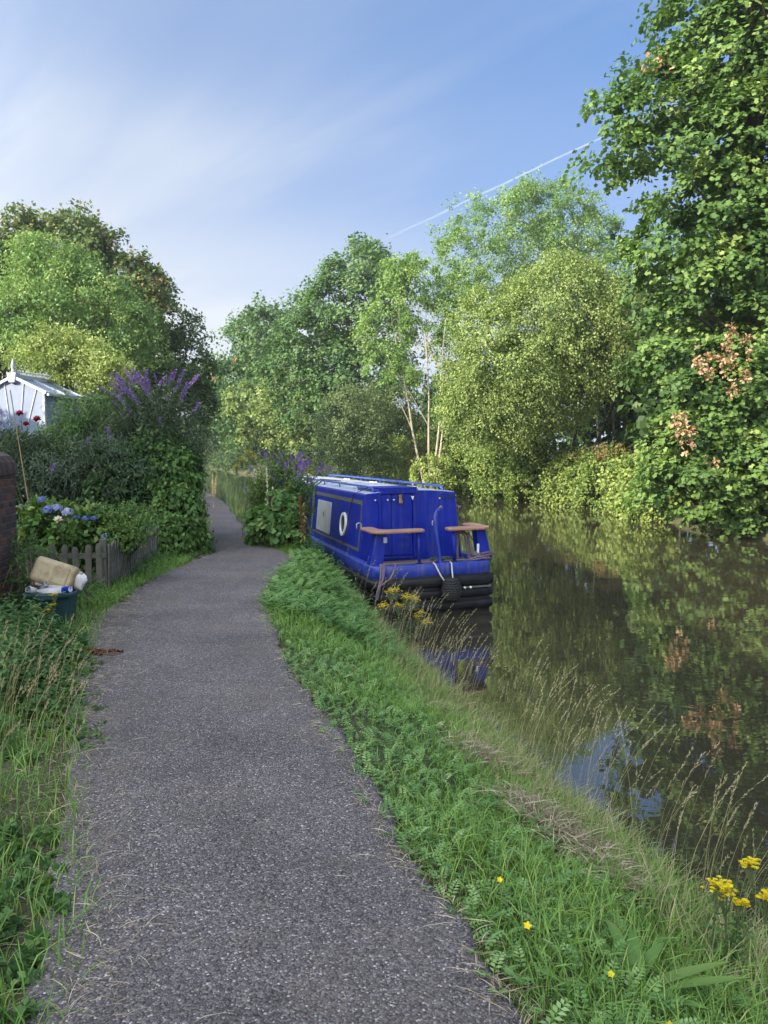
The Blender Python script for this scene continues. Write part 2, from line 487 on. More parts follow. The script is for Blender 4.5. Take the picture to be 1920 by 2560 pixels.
def limb_path(a, b, sag=0.08, k=6, r=random):
    a, b = Vector(a), Vector(b)
    ln = (b - a).length
    side = Vector((r.uniform(-1, 1), r.uniform(-1, 1), 0)) * ln * 0.06
    out = []
    for i in range(k):
        s = i / (k - 1)
        out.append(a.lerp(b, s) + Vector((0, 0, 1)) * (math.sin(s * math.pi) * ln * sag) + side * math.sin(s * math.pi))
    return out


def tree(name, label, base, blobs, leafmat, barkmat='bark', trunk_r=0.2, top=None, nlimb=14, stems=1, spread=0.4, cat='tree', group=None,
         extra=None, part='crown', **kw):
    """A thing at its base: trunk (tapered, with limbs) and a crown of single leaves."""
    root = empty(name, base)
    put(root, label, cat, group)
    bx, by, bz = base
    B = np.array(blobs, float)
    loc = [(b[0] - bx, b[1] - by, b[2] - bz, b[3]) for b in blobs]
    (V, F, T), C = crown_arrays(loc, **kw)
    link(part, np_mesh(part, V, F, M[leafmat], T), root)
    if extra:
        for pn, (V2, F2, T2), mt in extra:
            link(pn, np_mesh(pn, V2 - np.array(base), F2, M[mt], T2), root)
    cz = float((B[:, 2] * B[:, 3]).sum() / B[:, 3].sum()) - bz
    tops = sorted(loc, key=lambda b: -b[2])
    tp = Vector(top) - Vector(base) if top is not None else Vector((tops[0][0] * .6, tops[0][1] * .6, tops[0][2]))
    m = MB()
    starts = []
    for s in range(stems):
        off = Vector((0, 0, 0)) if stems == 1 else Vector(((s - (stems - 1) / 2) * spread, random.uniform(-.2, .2) * spread, 0))
        tgt = tp + off * 3.0 * min(1.0, tp.z / 6.0) + (Vector((random.uniform(-.6, .6), random.uniform(-.6, .6), random.uniform(-1.2, 0))) * min(1.0, tp.z * .1) if stems > 1 else Vector())
        b0 = Vector((off.x * .25, off.y * .25, -0.3))
        pts = [b0.lerp(tgt, i / 7) + Vector((math.sin(i * 1.7 + s) * .05, math.cos(i * 1.3 + s) * .05, 0)) * (tgt.z * .1) * (1 if 0 < i else 0) for i in range(8)]
        rad = [trunk_r / (1 if stems == 1 else 1.6) * (1.25 if i == 0 else 1) * (1 - .12 * i) for i in range(8)]
        m.tube(pts, rad, 8)
        starts.append((pts, rad))
    idx = rng.choice(len(C), min(nlimb, len(C)), replace=False)
    for i in idx:
        tgt = Vector(C[i])
        pts, rad = random.choice(starts)
        j = min(range(1, 7), key=lambda q: abs(pts[q].z - (tgt.z * .55 + .12 * cz)))
        path = limb_path(pts[j], tgt)
        m.tube(path, [rad[j] * .5 * (1 - .15 * q) for q in range(len(path))], 5)
    m.build('trunk', M[barkmat], root, smooth=True)
    return root


def stem_arrays(base, vec, K, leaf, width, droop=0.3, start=0.2, pairs=2, shape='lance', tint=(0.45, 0.2), taper=0.5, jitter=0.2, lift=0.2, seed=5,
                stem_r=0.004, sag=0.0):
    """Stems from base along vec that bend over, with leaves in pairs: (leaf arrays, stem arrays)."""
    r = np.random.default_rng(seed)
    n = len(base)
    base = np.asarray(base, float); vec = np.asarray(vec, float)
    ln = np.linalg.norm(vec, axis=1)
    hd = vec * np.array([1, 1, 0]); hd = unit(hd + 1e-6)

    def pos(s):  # s (n,...) in 0..1
        return base[:, None] + vec[:, None] * s[..., None] + (hd[:, None] * (0.35 * droop) * (s ** 2)[..., None] - np.array([0, 0, droop]) * (s ** 2.2)[..., None]) * ln[:, None, None]
    s = np.linspace(start, 1, K)[None].repeat(n, 0) + r.uniform(-.5, .5, (n, K)) * (1 - start) / K * .6
    s = np.clip(s, 0, 1)
    P = pos(s); Dir = unit(pos(np.clip(s + .02, 0, 1.02)) - pos(s - .02))
    parts = []
    az = r.uniform(0, 6.28, (n, 1)) + np.arange(K)[None] * 1.57
    st = r.normal(0, .1, (n, 1))
    for q in range(pairs):
        a = az + q * 2 * math.pi / pairs
        e1 = unit(np.cross(Dir, np.array([.3, .2, 1.0]))); e2 = np.cross(Dir, e1)
        side = e1 * np.cos(a)[..., None] + e2 * np.sin(a)[..., None]
        D = unit(side + Dir * lift + r.normal(0, jitter, side.shape) - np.array([0, 0, sag]))
        L = leaf * (1 - taper * s) * r.uniform(.75, 1.2, s.shape)
        Nn = unit(Dir * .8 + np.array([0, 0, .6]) + r.normal(0, .3, side.shape))
        t = tint[0] + st + r.normal(0, tint[1], s.shape)
        parts.append(leaf_arrays(P.reshape(-1, 3), D.reshape(-1, 3), Nn.reshape(-1, 3), L.ravel(), L.ravel() * width, t.ravel(), shape))
    sg = np.linspace(0, 1, 5)[None].repeat(n, 0)
    SP = pos(sg)
    ang = np.array([0, 2.1, 4.2])
    ring = np.stack([np.cos(ang), np.sin(ang), 0 * ang], 1)
    rad = stem_r * (1.1 - .75 * sg)
    SV = SP[:, :, None] + ring[None, None] * rad[..., None, None]
    fs = []
    for i in range(4):
        for k in range(3):
            fs.append((i * 3 + k, i * 3 + (k + 1) % 3, (i + 1) * 3 + (k + 1) % 3, (i + 1) * 3 + k))
    SF = (np.array(fs)[None] + (np.arange(n) * 15)[:, None, None]).reshape(-1, 4)
    return join(parts), (SV.reshape(-1, 3), SF, np.full(n * 15, .5)), pos(np.ones((n, 1)))[:, 0], unit(pos(np.ones((n, 1)))[:, 0] - pos(np.full((n, 1), .92))[:, 0])


def blade_arrays(base, h, lean, width, tint, bend=0.5, r=None):
    """Grass blades: narrow ribbons of three joints that bend over."""
    r = r or rng
    n = len(base)
    az = r.uniform(0, 6.28, n)
    f = np.stack([np.cos(az), np.sin(az), np.zeros(n)], 1)
    sd = np.stack([-np.sin(az), np.cos(az), np.zeros(n)], 1)
    ld = unit(lean + f * 0.6 + 1e-6) if lean is not None else f
    sd = unit(np.cross(ld, np.array([0, 0, 1.0])) + r.normal(0, .5, (n, 3)))
    Z = np.array([0, 0, 1.0])
    bd = bend * r.uniform(.3, 1.4, n)
    rows = []
    for s, wd in ((0, 1), (.45, .85), (.8, .5), (1, 0)):
        c = base + Z * (h * (s - .42 * bd * s ** 2.4))[:, None] + ld * (h * bd * .75 * s ** 1.8)[:, None]
        if wd:
            rows += [c - sd * (width * wd * .5)[:, None], c + sd * (width * wd * .5)[:, None]]
        else:
            rows.append(c)
    V = np.stack(rows, 1)
    F = np.array([(0, 1, 3), (0, 3, 2), (2, 3, 5), (2, 5, 4), (4, 5, 6)])
    Fa = (F[None] + (np.arange(n) * 7)[:, None, None]).reshape(-1, 3)
    return V.reshape(-1, 3), Fa, np.repeat(np.clip(tint, 0, 1), 7)


# ------------------------------------------------------------------ the lie of the land
BANK_L = np.array([(3.2, -60), (3.0, -5), (2.5, 1), (2.08, 3), (1.56, 4.6), (1.06, 6.2), (0.62, 8), (.12, 10), (-.45, 12), (-1.25, 14.5), (-2.25, 17.5), (-3.85, 22),
                   (-5.3, 26), (-8.5, 36), (-14.5, 56), (-27, 100), (-62, 205), (-125, 380), (-260, 700), (-900, 2000)])
BANK_R = np.array([(15, -60), (14.6, 0), (13.6, 12), (12.3, 20), (10.9, 24.5), (10.9, 29), (11.0, 33), (9.6, 40), (6.4, 48), (2.2, 58), (-1.0, 67), (-8.5, 85), (-19, 105), (-51, 205), (-112, 380), (-245, 700), (-880, 2000)])
PATH_R = np.array([(.45, -20), (.42, 1.2), (.38, 2.06), (.27, 2.5), (.08, 2.95), (-.04, 3.4), (-.39, 4.57), (-.71, 5.6), (-1.13, 7.25), (-1.38, 8.5), (-1.42, 10.2), (-1.33, 11.8), (-1.9, 13.2),
                   (-2.7, 15.4), (-3.4, 18), (-5.3, 25.6), (-8.5, 36.3), (-14.6, 55), (-27.5, 98), (-64, 204)])
PATH_L = np.array([(-1.0, -20), (-.84, 1.0), (-.9, 2.06), (-1.06, 2.63), (-1.32, 3.2), (-1.56, 3.9), (-1.86, 4.6), (-2.14, 5.4), (-2.8, 7.6), (-2.98, 9.3), (-2.9, 11.3), (-3.06, 12.5), (-3.95, 16.2),
                   (-5.5, 22), (-7.9, 30.8), (-10.6, 41), (-16.5, 56), (-29.5, 98), (-66, 204)])


def xl(y): return np.interp(y, BANK_L[:, 1], BANK_L[:, 0])
def xr(y): return np.interp(y, BANK_R[:, 1], BANK_R[:, 0])
def pr(y): return np.interp(y, PATH_R[:, 1], PATH_R[:, 0])
def pl(y): return np.interp(y, PATH_L[:, 1], PATH_L[:, 0])


WATER = -0.9


def hum(x, y):
    return .5 * np.sin(x * 1.7 + y * .9) + .3 * np.sin(x * 4.1 - y * 2.7 + 1) + .2 * np.sin(x * 9.3 + y * 7.7 + 2)


def ground_z(x, y):
    """Height of the land (path level 0, canal bed far below)."""
    x = np.asarray(x, float); y = np.asarray(y, float)
    a = x - xl(y); b = x - xr(y)
    e = a + .07 * hum(x * 2, y * 2)
    k = np.interp(y, [-5, 7, 9.5, 11.5, 16, 30], [1.0, 1.0, .75, .4, .3, .3])            # the bank falls away gently near the viewer, steeply by the boat
    left = np.where(a < 0, -.02 + .018 * hum(x, y), 0) - np.interp(e / k, [-2.05, -1.6, -1.2, -.8, -.4, .0, .25, .6, 1.2], [0, .07, .22, .44, .64, .86, 1.2, 1.5, 1.7])
    right = np.interp(b, [-1.5, -.5, 0, .5, 2, 8, 20, 60], [-1.7, -1.25, -.85, -.55, -.2, .8, 1.6, 2.0]) + np.clip(b, 0, 3) / 3 * .12 * hum(x * .5, y * .5)
    return np.where(b > -1.5, np.maximum(left, right), left)


def rows_y():
    return np.concatenate([np.arange(-40, -4, 6), np.arange(-4, 1, .5), np.arange(1, 14, .16), np.arange(14, 30, .35), np.arange(30, 70, 1.2), np.arange(70, 210, 6), [220, 260, 320, 380, 500, 700, 1000, 1400, 2000]])


def build_ground():
    ys = rows_y()
    lo = np.array([-1500, -600, -250, -110, -60, -35, -24, -17, -12, -9, -7, -5.6, -4.8, -4.2, -3.7, -3.2, -2.8, -2.4, -2.0, -1.7, -1.4, -1.2, -1.0, -.85, -.7, -.55, -.42, -.3, -.2, -.1, 0, .1, .2, .35, .5, .7, 1.0])
    mid = np.linspace(0, 1, 6)[1:-1]
    hi = np.array([-1.5, -1, -.5, -.2, 0, .25, .5, 1, 1.6, 2.4, 3.5, 5, 8, 12, 20, 35, 60, 110, 250, 600, 1500])
    V = []
    for y in ys:
        a, b = xl(y), xr(y)
        xs = np.concatenate([a + lo, a + 1.0 + (b - 1.5 - a - 1.0) * mid, b + hi])
        V.append(np.stack([xs, np.full_like(xs, y), ground_z(xs, y)], 1))
    nx = len(V[0]); V = np.concatenate(V)
    i, j = np.meshgrid(np.arange(len(ys) - 1), np.arange(nx - 1), indexing='ij')
    q = (i * nx + j).ravel()
    F = np.stack([q, q + 1, q + nx + 1, q + nx], 1)
    m, t, b = base_mat('soil_and_turf')
    L = t.links.new
    tc = N(t, 'ShaderNodeTexCoord')
    n = N(t, 'ShaderNodeTexNoise', inp={'Scale': 2.2, 'Detail': 8.0, 'Roughness': 0.65}); L(tc.outputs['Object'], n.inputs['Vector'])
    r = ramp(t, [(0.3, (0.05, 0.04, 0.025)), (0.48, (0.075, 0.075, 0.03)), (0.62, (0.06, 0.09, 0.03)), (0.75, (0.13, 0.11, 0.06))]); L(n.outputs['Fac'], r.inputs[0])
    n2 = N(t, 'ShaderNodeTexNoise', inp={'Scale': 60.0, 'Detail': 4.0}); L(tc.outputs['Object'], n2.inputs['Vector'])
    mx = N(t, 'ShaderNodeMixRGB', blend_type='MULTIPLY', inp={0: 0.5}); L(r.outputs[0], mx.inputs[1])
    r2 = ramp(t, [(0.3, 0.5), (0.7, 1.3)]); L(n2.outputs['Fac'], r2.inputs[0]); L(r2.outputs[0], mx.inputs[2])
    L(mx.outputs[0], b.inputs['Base Color'])
    bp = N(t, 'ShaderNodeBump', inp={'Strength': 0.7, 'Distance': 0.03}); L(n2.outputs['Fac'], bp.inputs['Height']); L(bp.outputs[0], b.inputs['Normal'])
    b.inputs['Roughness'].default_value = 0.95
    put(link('ground', np_mesh('ground', V, F, m, smooth=True)), kind='structure')


def build_path():
    ys = np.concatenate([np.arange(-20, 0, 2), np.arange(0, 16, .07), np.arange(16, 40, .3), np.arange(40, 205, 4)])
    us = np.array([0, .015, .04, .1, .2, .35, .5, .65, .8, .9, .96, .985, 1])
    V = []
    for y in ys:
        w = .03 * math.sin(y * 1.9) + .012 * math.sin(y * 7.3 + 1) + .009 * math.sin(y * 17 + 2) + random.uniform(-.005, .005)
        w2 = .04 * math.sin(y * 1.5 + 2) + .018 * math.sin(y * 6.1) + .012 * math.sin(y * 19) + random.uniform(-.006, .006)
        a, b = pl(y) - .12 + w2, pr(y) + .06 + w
        x = a + (b - a) * us
        z = .006 + .022 * (1 - (2 * us - 1) ** 2) - .03 * (np.abs(2 * us - 1) > .98)
        V.append(np.stack([x, np.full_like(x, y), z], 1))
    nx = len(us); n = len(ys); V = np.concatenate(V)
    i, j = np.meshgrid(np.arange(n - 1), np.arange(nx - 1), indexing='ij'); q = (i * nx + j).ravel()
    F = np.stack([q, q + 1, q + nx + 1, q + nx], 1)
    m, t, b = base_mat('chipping_path')
    L = t.links.new
    tc = N(t, 'ShaderNodeTexCoord')
    v = N(t, 'ShaderNodeTexVoronoi', inp={'Scale': 140.0, 'Randomness': 1.0}); L(tc.outputs['Object'], v.inputs['Vector'])
    sp = N(t, 'ShaderNodeSeparateColor'); L(v.outputs['Color'], sp.inputs[0])
    stone = ramp(t, [(0.0, (0.062, 0.055, 0.057)), (0.3, (0.099, 0.089, 0.092)), (0.6, (0.137, 0.124, 0.126)), (0.85, (0.181, 0.164, 0.162)), (0.96, (0.269, 0.244, 0.235)), (1.0, (0.493, 0.449, 0.428))])
    L(sp.outputs[0], stone.inputs[0])
    warm = N(t, 'ShaderNodeMixRGB', blend_type='MULTIPLY', inp={2: (1.12, 0.95, 0.8, 1)})
    wf = ramp(t, [(0.6, 0.0), (1.0, 0.8)]); L(sp.outputs[1], wf.inputs[0]); L(wf.outputs[0], warm.inputs[0]); L(stone.outputs[0], warm.inputs[1])
    gap = ramp(t, [(0.0, 1.0), (0.55, 1.0), (0.85, 0.35)]); L(v.outputs['Distance'], gap.inputs[0])
    v.inputs['Scale'].default_value = 140.0
    sc = N(t, 'ShaderNodeMath', operation='MULTIPLY', inp={1: 1.0}); L(v.outputs['Distance'], sc.inputs[0]); L(sc.outputs[0], gap.inputs[0])
    g = N(t, 'ShaderNodeMixRGB', blend_type='MULTIPLY', inp={0: 1.0}); L(warm.outputs[0], g.inputs[1]); L(gap.outputs[0], g.inputs[2])
    big = N(t, 'ShaderNodeTexNoise', inp={'Scale': 1.1, 'Detail': 7.0, 'Roughness': 0.62}); L(tc.outputs['Object'], big.inputs['Vector'])
    br = ramp(t, [(0.3, 0.7), (0.7, 1.25)]); L(big.outputs['Fac'], br.inputs[0])
    g2 = N(t, 'ShaderNodeMixRGB', blend_type='MULTIPLY', inp={0: 1.0}); L(g.outputs[0], g2.inputs[1]); L(br.outputs[0], g2.inputs[2])
    # fine bits of straw and soil trodden in, thickest in patches
    dn = N(t, 'ShaderNodeTexNoise', inp={'Scale': 0.8, 'Detail': 9.0, 'Roughness': 0.75}); L(tc.outputs['Object'], dn.inputs['Vector'])
    dr = ramp(t, [(0.5, 0.0), (0.72, 0.5)]); L(dn.outputs['Fac'], dr.inputs[0])
    g3 = N(t, 'ShaderNodeMixRGB', inp={2: (0.16, 0.125, 0.085, 1)}); L(dr.outputs[0], g3.inputs[0]); L(g2.outputs[0], g3.inputs[1])
    L(g3.outputs[0], b.inputs['Base Color'])
    hn = N(t, 'ShaderNodeMath', operation='SUBTRACT', inp={0: 1.0}); L(v.outputs['Distance'], hn.inputs[1])
    bp = N(t, 'ShaderNodeBump', inp={'Strength': 0.7, 'Distance': 0.005}); L(hn.outputs[0], bp.inputs['Height']); L(bp.outputs[0], b.inputs['Normal'])
    b.inputs['Roughness'].default_value = 0.8
    b.inputs['Specular IOR Level'].default_value = 0.3
    put(link('path', np_mesh('path', V, F, m, smooth=True)), kind='structure')


def build_water():
    ys = rows_y(); ys = ys[::3]
    us = np.linspace(0, 1, 9)
    V = []
    for y in ys:
        a, b = xl(y) - .6, xr(y) + 1.2
        x = a + (b - a) * us
        V.append(np.stack([x, np.full_like(x, y), np.full_like(x, WATER)], 1))
    n = len(ys); nx = 9; V = np.concatenate(V)
    i, j = np.meshgrid(np.arange(n - 1), np.arange(nx - 1), indexing='ij'); q = (i * nx + j).ravel()
    F = np.stack([q, q + 1, q + nx + 1, q + nx], 1)
    m, t, b = base_mat('canal_water')
    L = t.links.new
    tc = N(t, 'ShaderNodeTexCoord')
    mp = N(t, 'ShaderNodeMapping', inp={'Rotation': (0, 0, R(17)), 'Scale': (1.0, 2.6, 1.0)}); L(tc.outputs['Object'], mp.inputs[0])
    n1 = N(t, 'ShaderNodeTexNoise', inp={'Scale': 1.6, 'Detail': 3.0, 'Roughness': 0.5, 'Distortion': 0.4}); L(mp.outputs[0], n1.inputs['Vector'])
    n2 = N(t, 'ShaderNodeTexNoise', inp={'Scale': 0.35, 'Detail': 1.0}); L(mp.outputs[0], n2.inputs['Vector'])
    ad = N(t, 'ShaderNodeMath', operation='MULTIPLY_ADD', inp={1: 1.6}); L(n2.outputs['Fac'], ad.inputs[0]); L(n1.outputs['Fac'], ad.inputs[2])
    bp = N(t, 'ShaderNodeBump', inp={'Strength': 0.06, 'Distance': 0.02}); L(ad.outputs[0], bp.inputs['Height']); L(bp.outputs[0], b.inputs['Normal'])
    b.inputs['Base Color'].default_value = (0.036, 0.033, 0.021, 1)
    b.inputs['Roughness'].default_value = 0.004
    b.inputs['IOR'].default_value = 2.05
    put(link('water', np_mesh('water', V, F, m, smooth=True)), kind='structure')


build_ground()
build_path()
build_water()


# ------------------------------------------------------------------ the narrowboat
M['blue'] = paint('blue_hull_paint', (0.004, 0.016, 0.26), 0.4, 0.2, 2.5, spec=0.22, dirt=(0.015, 0.028, 0.17), dirt_scale=5.0, dirt_amt=0.7, streak=(0.045, 0.06, 0.19), streak_amt=0.65, bump=0.08)
M['blue_light'] = paint('blue_worn_paint', (0.012, 0.032, 0.27), 0.4, 0.25, 3.0, spec=0.4, dirt=(0.07, 0.085, 0.19), dirt_scale=6.0, dirt_amt=0.6, streak=(0.13, 0.12, 0.13), streak_amt=0.65, bump=0.1)
M['blue_rail'] = paint('blue_rail_paint', (0.02, 0.055, 0.36), 0.3, 0.15, 4.0)
M['roof'] = paint('roof_paint', (0.46, 0.5, 0.64), 0.3, 0.15, 1.6, spec=0.7, dirt=(0.55, 0.54, 0.53), dirt_scale=2.5, dirt_amt=0.6)
M['black'] = paint('bitumen_black', (0.007, 0.0075, 0.009), 0.5, 0.4, 7.0, bump=0.35, spec=0.3, dirt=(0.03, 0.028, 0.026), dirt_scale=4.0, dirt_amt=0.7)
M['band'] = paint('grey_band', (0.085, 0.088, 0.085), 0.6, 0.2, 8.0)
M['board'] = paint('grey_board', (0.36, 0.38, 0.38), 0.6, 0.1, 5.0, dirt=(0.2, 0.2, 0.19), dirt_amt=0.5)
M['white'] = paint('white_paint', (0.72, 0.72, 0.7), 0.5, 0.08, 9.0, dirt=(0.35, 0.33, 0.28), dirt_amt=0.4)
M['glass'] = paint('dark_glass', (0.012, 0.014, 0.014), 0.08, 0.3, 2.0)
M['teak'] = paint('seat_board', (0.3, 0.165, 0.115), 0.55, 0.15, 5.0, bump=0.1)
M['deckbrown'] = paint('deck_boards', (0.12, 0.085, 0.065), 0.75, 0.3, 9.0, bump=0.2)
M['brass'] = paint('old_brass', (0.3, 0.19, 0.09), 0.4, 0.2, 20.0, metal=0.8)
M['steel'] = paint('steel', (0.5, 0.5, 0.5), 0.3, 0.15, 20.0, metal=0.9)
M['blackrope'] = paint('black_rope', (0.015, 0.015, 0.016), 0.8, 0.4, 40.0)
M['greenrope'] = paint('green_rope', (0.05, 0.085, 0.05), 0.8, 0.4, 30.0)
M['whiterope'] = paint('white_strap', (0.5, 0.48, 0.42), 0.8, 0.2, 30.0)
M['ink'] = paint('black_lettering', (0.008, 0.008, 0.01), 0.5, 0.1)


def rope_mat(name, ca, cb, cc):
    m, t, b = base_mat(name)
    L = t.links.new
    tc = N(t, 'ShaderNodeTexCoord')
    w = N(t, 'ShaderNodeTexWave', wave_type='BANDS', bands_direction='DIAGONAL', inp={'Scale': 16.0, 'Distortion': 1.5})
    L(tc.outputs['Object'], w.inputs['Vector'])
    r = ramp(t, [(0.0, ca), (0.45, ca), (0.5, cb), (0.75, cb), (0.8, cc), (1.0, cc)], 'CONSTANT'); L(w.outputs['Fac'], r.inputs[0])
    L(r.outputs[0], b.inputs['Base Color'])
    b.inputs['Roughness'].default_value = 0.85
    return m


M['mooring'] = rope_mat('maroon_white_rope', (0.1, 0.03, 0.05), (0.36, 0.34, 0.36), (0.06, 0.07, 0.15))

boat = empty('narrowboat', (0.8, 12.1, WATER), rz=R(17), ry=R(-0.8))
put(boat, 'blue narrowboat with black hull moored by the towpath', 'boat')
CB, CT, ZB, ZT, Y0, Y1 = .93, .82, .80, 1.86, 1.1, 10.6      # cabin half widths, heights, ends


def side_x(z, sgn=-1, off=0.0):
    return sgn * (CB - (z - ZB) / (ZT - ZB) * (CB - CT) + off)


def hull_outline(off=0.0):
    """Plan of the hull: rounded transom corners at y=0, pointed bow."""
    h, c = 1.04 + off, .16
    half = [(h - c - .02, -off), (h - c * .45, .035 - off), (h - .02, .13 - off * .4), (h, .3), (h, 3), (h, 6), (h, 9.5), (h * .93, 10.8), (h * .74, 12.0), (h * .42, 12.9), (.04, 13.35 + off)]
    return half + [(-x, y) for (x, y) in reversed(half)]


def build_boat():
    # hull: stacked outlines, the rubbing bands stand proud
    prof = [(-.45, -.03), (-.02, -.005), (.03, .0), (.05, .03), (.07, .042), (.14, .045), (.165, .035), (.18, .004), (.225, .0), (.24, .03), (.26, .043), (.33, .045), (.36, .035), (.375, .004),
            (.41, .0), (.43, .038), (.455, .055), (.545, .06), (.575, .045), (.59, .0), (.6, -.004)]
    rings = [[(x, y, z) for (x, y) in hull_outline(o)] for z, o in prof]
    m = MB(); n = len(rings[0])
    m.v = [p for r in rings for p in r]
    for i in range(len(rings) - 1):
        for k in range(n):
            m.f.append((i * n + k, i * n + (k + 1) % n, (i + 1) * n + (k + 1) % n, (i + 1) * n + k))
    m.build('hull', M['black'], boat, smooth=True)
    # blue strake above it and the side decks
    m = MB()
    rings = [[(x, y, z) for (x, y) in hull_outline(o)] for z, o in ((.6, -.006), (.62, .004), (.775, .0), (.795, -.012), (.8, -.03), (.795, -.11), (.7, -.115))]
    m.v = [p for r in rings for p in r]
    for i in range(len(rings) - 1):
        for k in range(n):
            m.f.append((i * n + k, i * n + (k + 1) % n, (i + 1) * n + (k + 1) % n, (i + 1) * n + k))
    g = m.build('gunwale', M['blue_light'], boat, smooth=True)
    d = MB(); o = hull_outline(-.1)
    d.prism([(x, y) for x, y in o], .66, .715)
    d.build('deck', M['deckbrown'], boat)
    for s in (-1, 1):
        MB().box((s * .955, (Y0 + Y1) / 2, .757), (.1, Y1 - Y0, .07)).build('side_deck', M['blue_light'], boat)
    # rub rail scars on the transom: a grey worn strip with two pins
    MB().box((.72, -.052, .395), (.5, .02, .03)).build('rubbing_strip', M['band'], boat, bevel=.006)
    for x in (.5, .6):
        MB().lathe([(.018, 0), (.018, .03), (.01, .035)], 10, Matrix.Rotation(R(90), 4, 'X'), (x, -.05, .395)).build('pin', M['white'], boat)
    # cabin
    sec = [(-CB, ZB - .09), (-CB, ZB), (-CT, ZT), (-CT + .03, ZT + .012), (-.4, ZT + .045), (0, ZT + .06), (.4, ZT + .045), (CT - .03, ZT + .012), (CT, ZT), (CB, ZB), (CB, ZB - .09)]
    m = MB(); k = len(sec)
    m.v = [(x, Y0, z) for x, z in sec] + [(x, Y1, z) for x, z in sec]
    m.f = [tuple(range(k)), tuple(reversed(range(k, 2 * k)))] + [((i + 1) % k, i, k + i, k + (i + 1) % k) for i in range(k)]
    m.build('cabin', M['blue'], boat, bevel=.012)
    rs = [(-CT + .02, ZT + .016), (-.4, ZT + .05), (0, ZT + .066), (.4, ZT + .05), (CT - .02, ZT + .016)]
    m = MB(); k = len(rs)
    m.v = [(x, y, z) for y in (Y0 + .015, Y1) for x, z in rs] + [(x, y, z - .012) for y in (Y0 + .015, Y1) for x, z in rs]
    for i in range(k - 1):
        m.f.append((i, i + 1, k + i + 1, k + i))
        m.f.append((2 * k + i + 1, 2 * k + i, 3 * k + i, 3 * k + i + 1))
        m.f.append((i + 1, i, 2 * k + i, 2 * k + i + 1)); m.f.append((k + i, k + i + 1, 3 * k + i + 1, 3 * k + i))
    m.build('roof', M['roof'], boat)

    def strip(name, y0, y1, z0, z1, mat, off=.004, sgn=-1, parent=boat, bev=0):
        mb = MB()
        vs = []
        for oo in (0.0005, off):
            for (y, z) in ((y0, z0), (y1, z0), (y1, z1), (y0, z1)):
                vs.append((side_x(z, sgn, oo), y, z))
        mb.add(vs, [(3, 2, 1, 0), (4, 5, 6, 7), (0, 1, 5, 4), (1, 2, 6, 5), (2, 3, 7, 6), (3, 0, 4, 7)])
        return mb.build(name, mat, parent, bevel=bev)
    # grey painted lines round the cabin side panel
    strip('painted_line', Y0 + .12, Y1 - .2, ZT - .17, ZT - .1, M['band'])
    strip('painted_line', Y0 + .06, Y0 + .12, ZB + .1, ZT - .1, M['band'])
    strip('painted_line', Y0 + .12, Y1 - .2, ZB + .1, ZB + .15, M['band'])
    bd = strip('window_board', 3.37, 4.58, .98, 1.6, M['board'], .02, bev=.004)
    # small emblem on the board: a dark bird-like mark
    mb = MB()
    for (dy, dz, a, ln) in ((0, 0, 25, .11), (.03, .03, -35, .09), (-.035, .02, 60, .07), (.0, -.03, -10, .06)):
        z = 1.33 + dz; x = side_x(z, -1, .024); yy = 3.95 + dy
        ca, sa = math.cos(R(a)) * ln / 2, math.sin(R(a)) * ln / 2
        w = .012
        mb.add([(x, yy - ca, z - sa - w), (x, yy + ca, z + sa - w), (x, yy + ca, z + sa + w), (x, yy - ca, z - sa + w)], [(0, 1, 2, 3)])
    mb.build('emblem', M['ink'], bd)
    strip('window_board', 6.3, 7.5, .98, 1.6, M['blue_light'], .02, bev=.004)
    # porthole: white ring, dark pane
    def ring_on_side(yc, zc, r0, r1, off0, off1, mat, name, parent, n=28):
        mb = MB()
        for i in range(n):
            a0 = 2 * math.pi * i / n
            for rr, oo in ((r0, off1), (r1, off1), (r1, off0), (r0, off0)):
                z = zc + rr * math.sin(a0)
                mb.v.append((side_x(z, -1, oo), yc + rr * math.cos(a0), z))
        for i in range(n):
            j = (i + 1) % n
            for q in range(4):
                mb.f.append((i * 4 + q, i * 4 + (q + 1) % 4, j * 4 + (q + 1) % 4, j * 4 + q))
        return mb.build(name, mat, parent, smooth=True)
    ph = ring_on_side(2.32, 1.27, .165, .215, .0, .03, M['white'], 'porthole', boat)
    ring_on_side(2.32, 1.27, .0, .167, .004, .01, M['glass'], 'pane', ph)
    # hatch with its runner, doors, jambs on the aft bulkhead
    MB().box((-.215, 1.42, ZT + .06), (.63, .75, .11)).build('hatch', M['blue'], boat, bevel=.01)
    MB().box((-.215, 1.75, ZT + .055), (.78, 1.1, .045)).build('hatch_runner', M['blue_light'], boat, bevel=.008)
    yb = Y0 - .001
    dr = MB().box((-.17, yb - .014, (.78 + ZT) / 2 + .02), (.36, .028, ZT - .82)).build('door', M['blue'], boat, bevel=.005)
    dl = MB().box((-.44, yb - .012, (.78 + ZT) / 2 + .02), (.165, .024, ZT - .82)).build('door', M['blue'], boat, bevel=.005)
    for x in (-.555, .055):
        MB().box((x, yb - .02, (.74 + ZT) / 2 + .02), (.05, .04, ZT - .72)).build('door_jamb', M['blue'], boat, bevel=.006)
    MB().box((-.235, yb - .02, .775), (.58, .04, .03)).build('door_sill', M['blue'], boat, bevel=.006)
    for z in (.95, 1.7):
        for x in (-.57, .07):
            MB().tube([(x, yb - .045, z - .04), (x, yb - .045, z + .04)], .011, 8).build('hinge', M['blue'], boat)
    # louvred vent in the door
    vent = empty('vent'); vent.parent = boat; vent.location = (-.13, yb - .03, 1.03)
    for sx in (-.055, .055):
        for i in range(9):
            MB().box((sx, 0, -.075 + i * .019), (.09, .012, .006), Matrix.Rotation(R(30), 3, 'X')).build('louvre', M['blue_light'], vent)
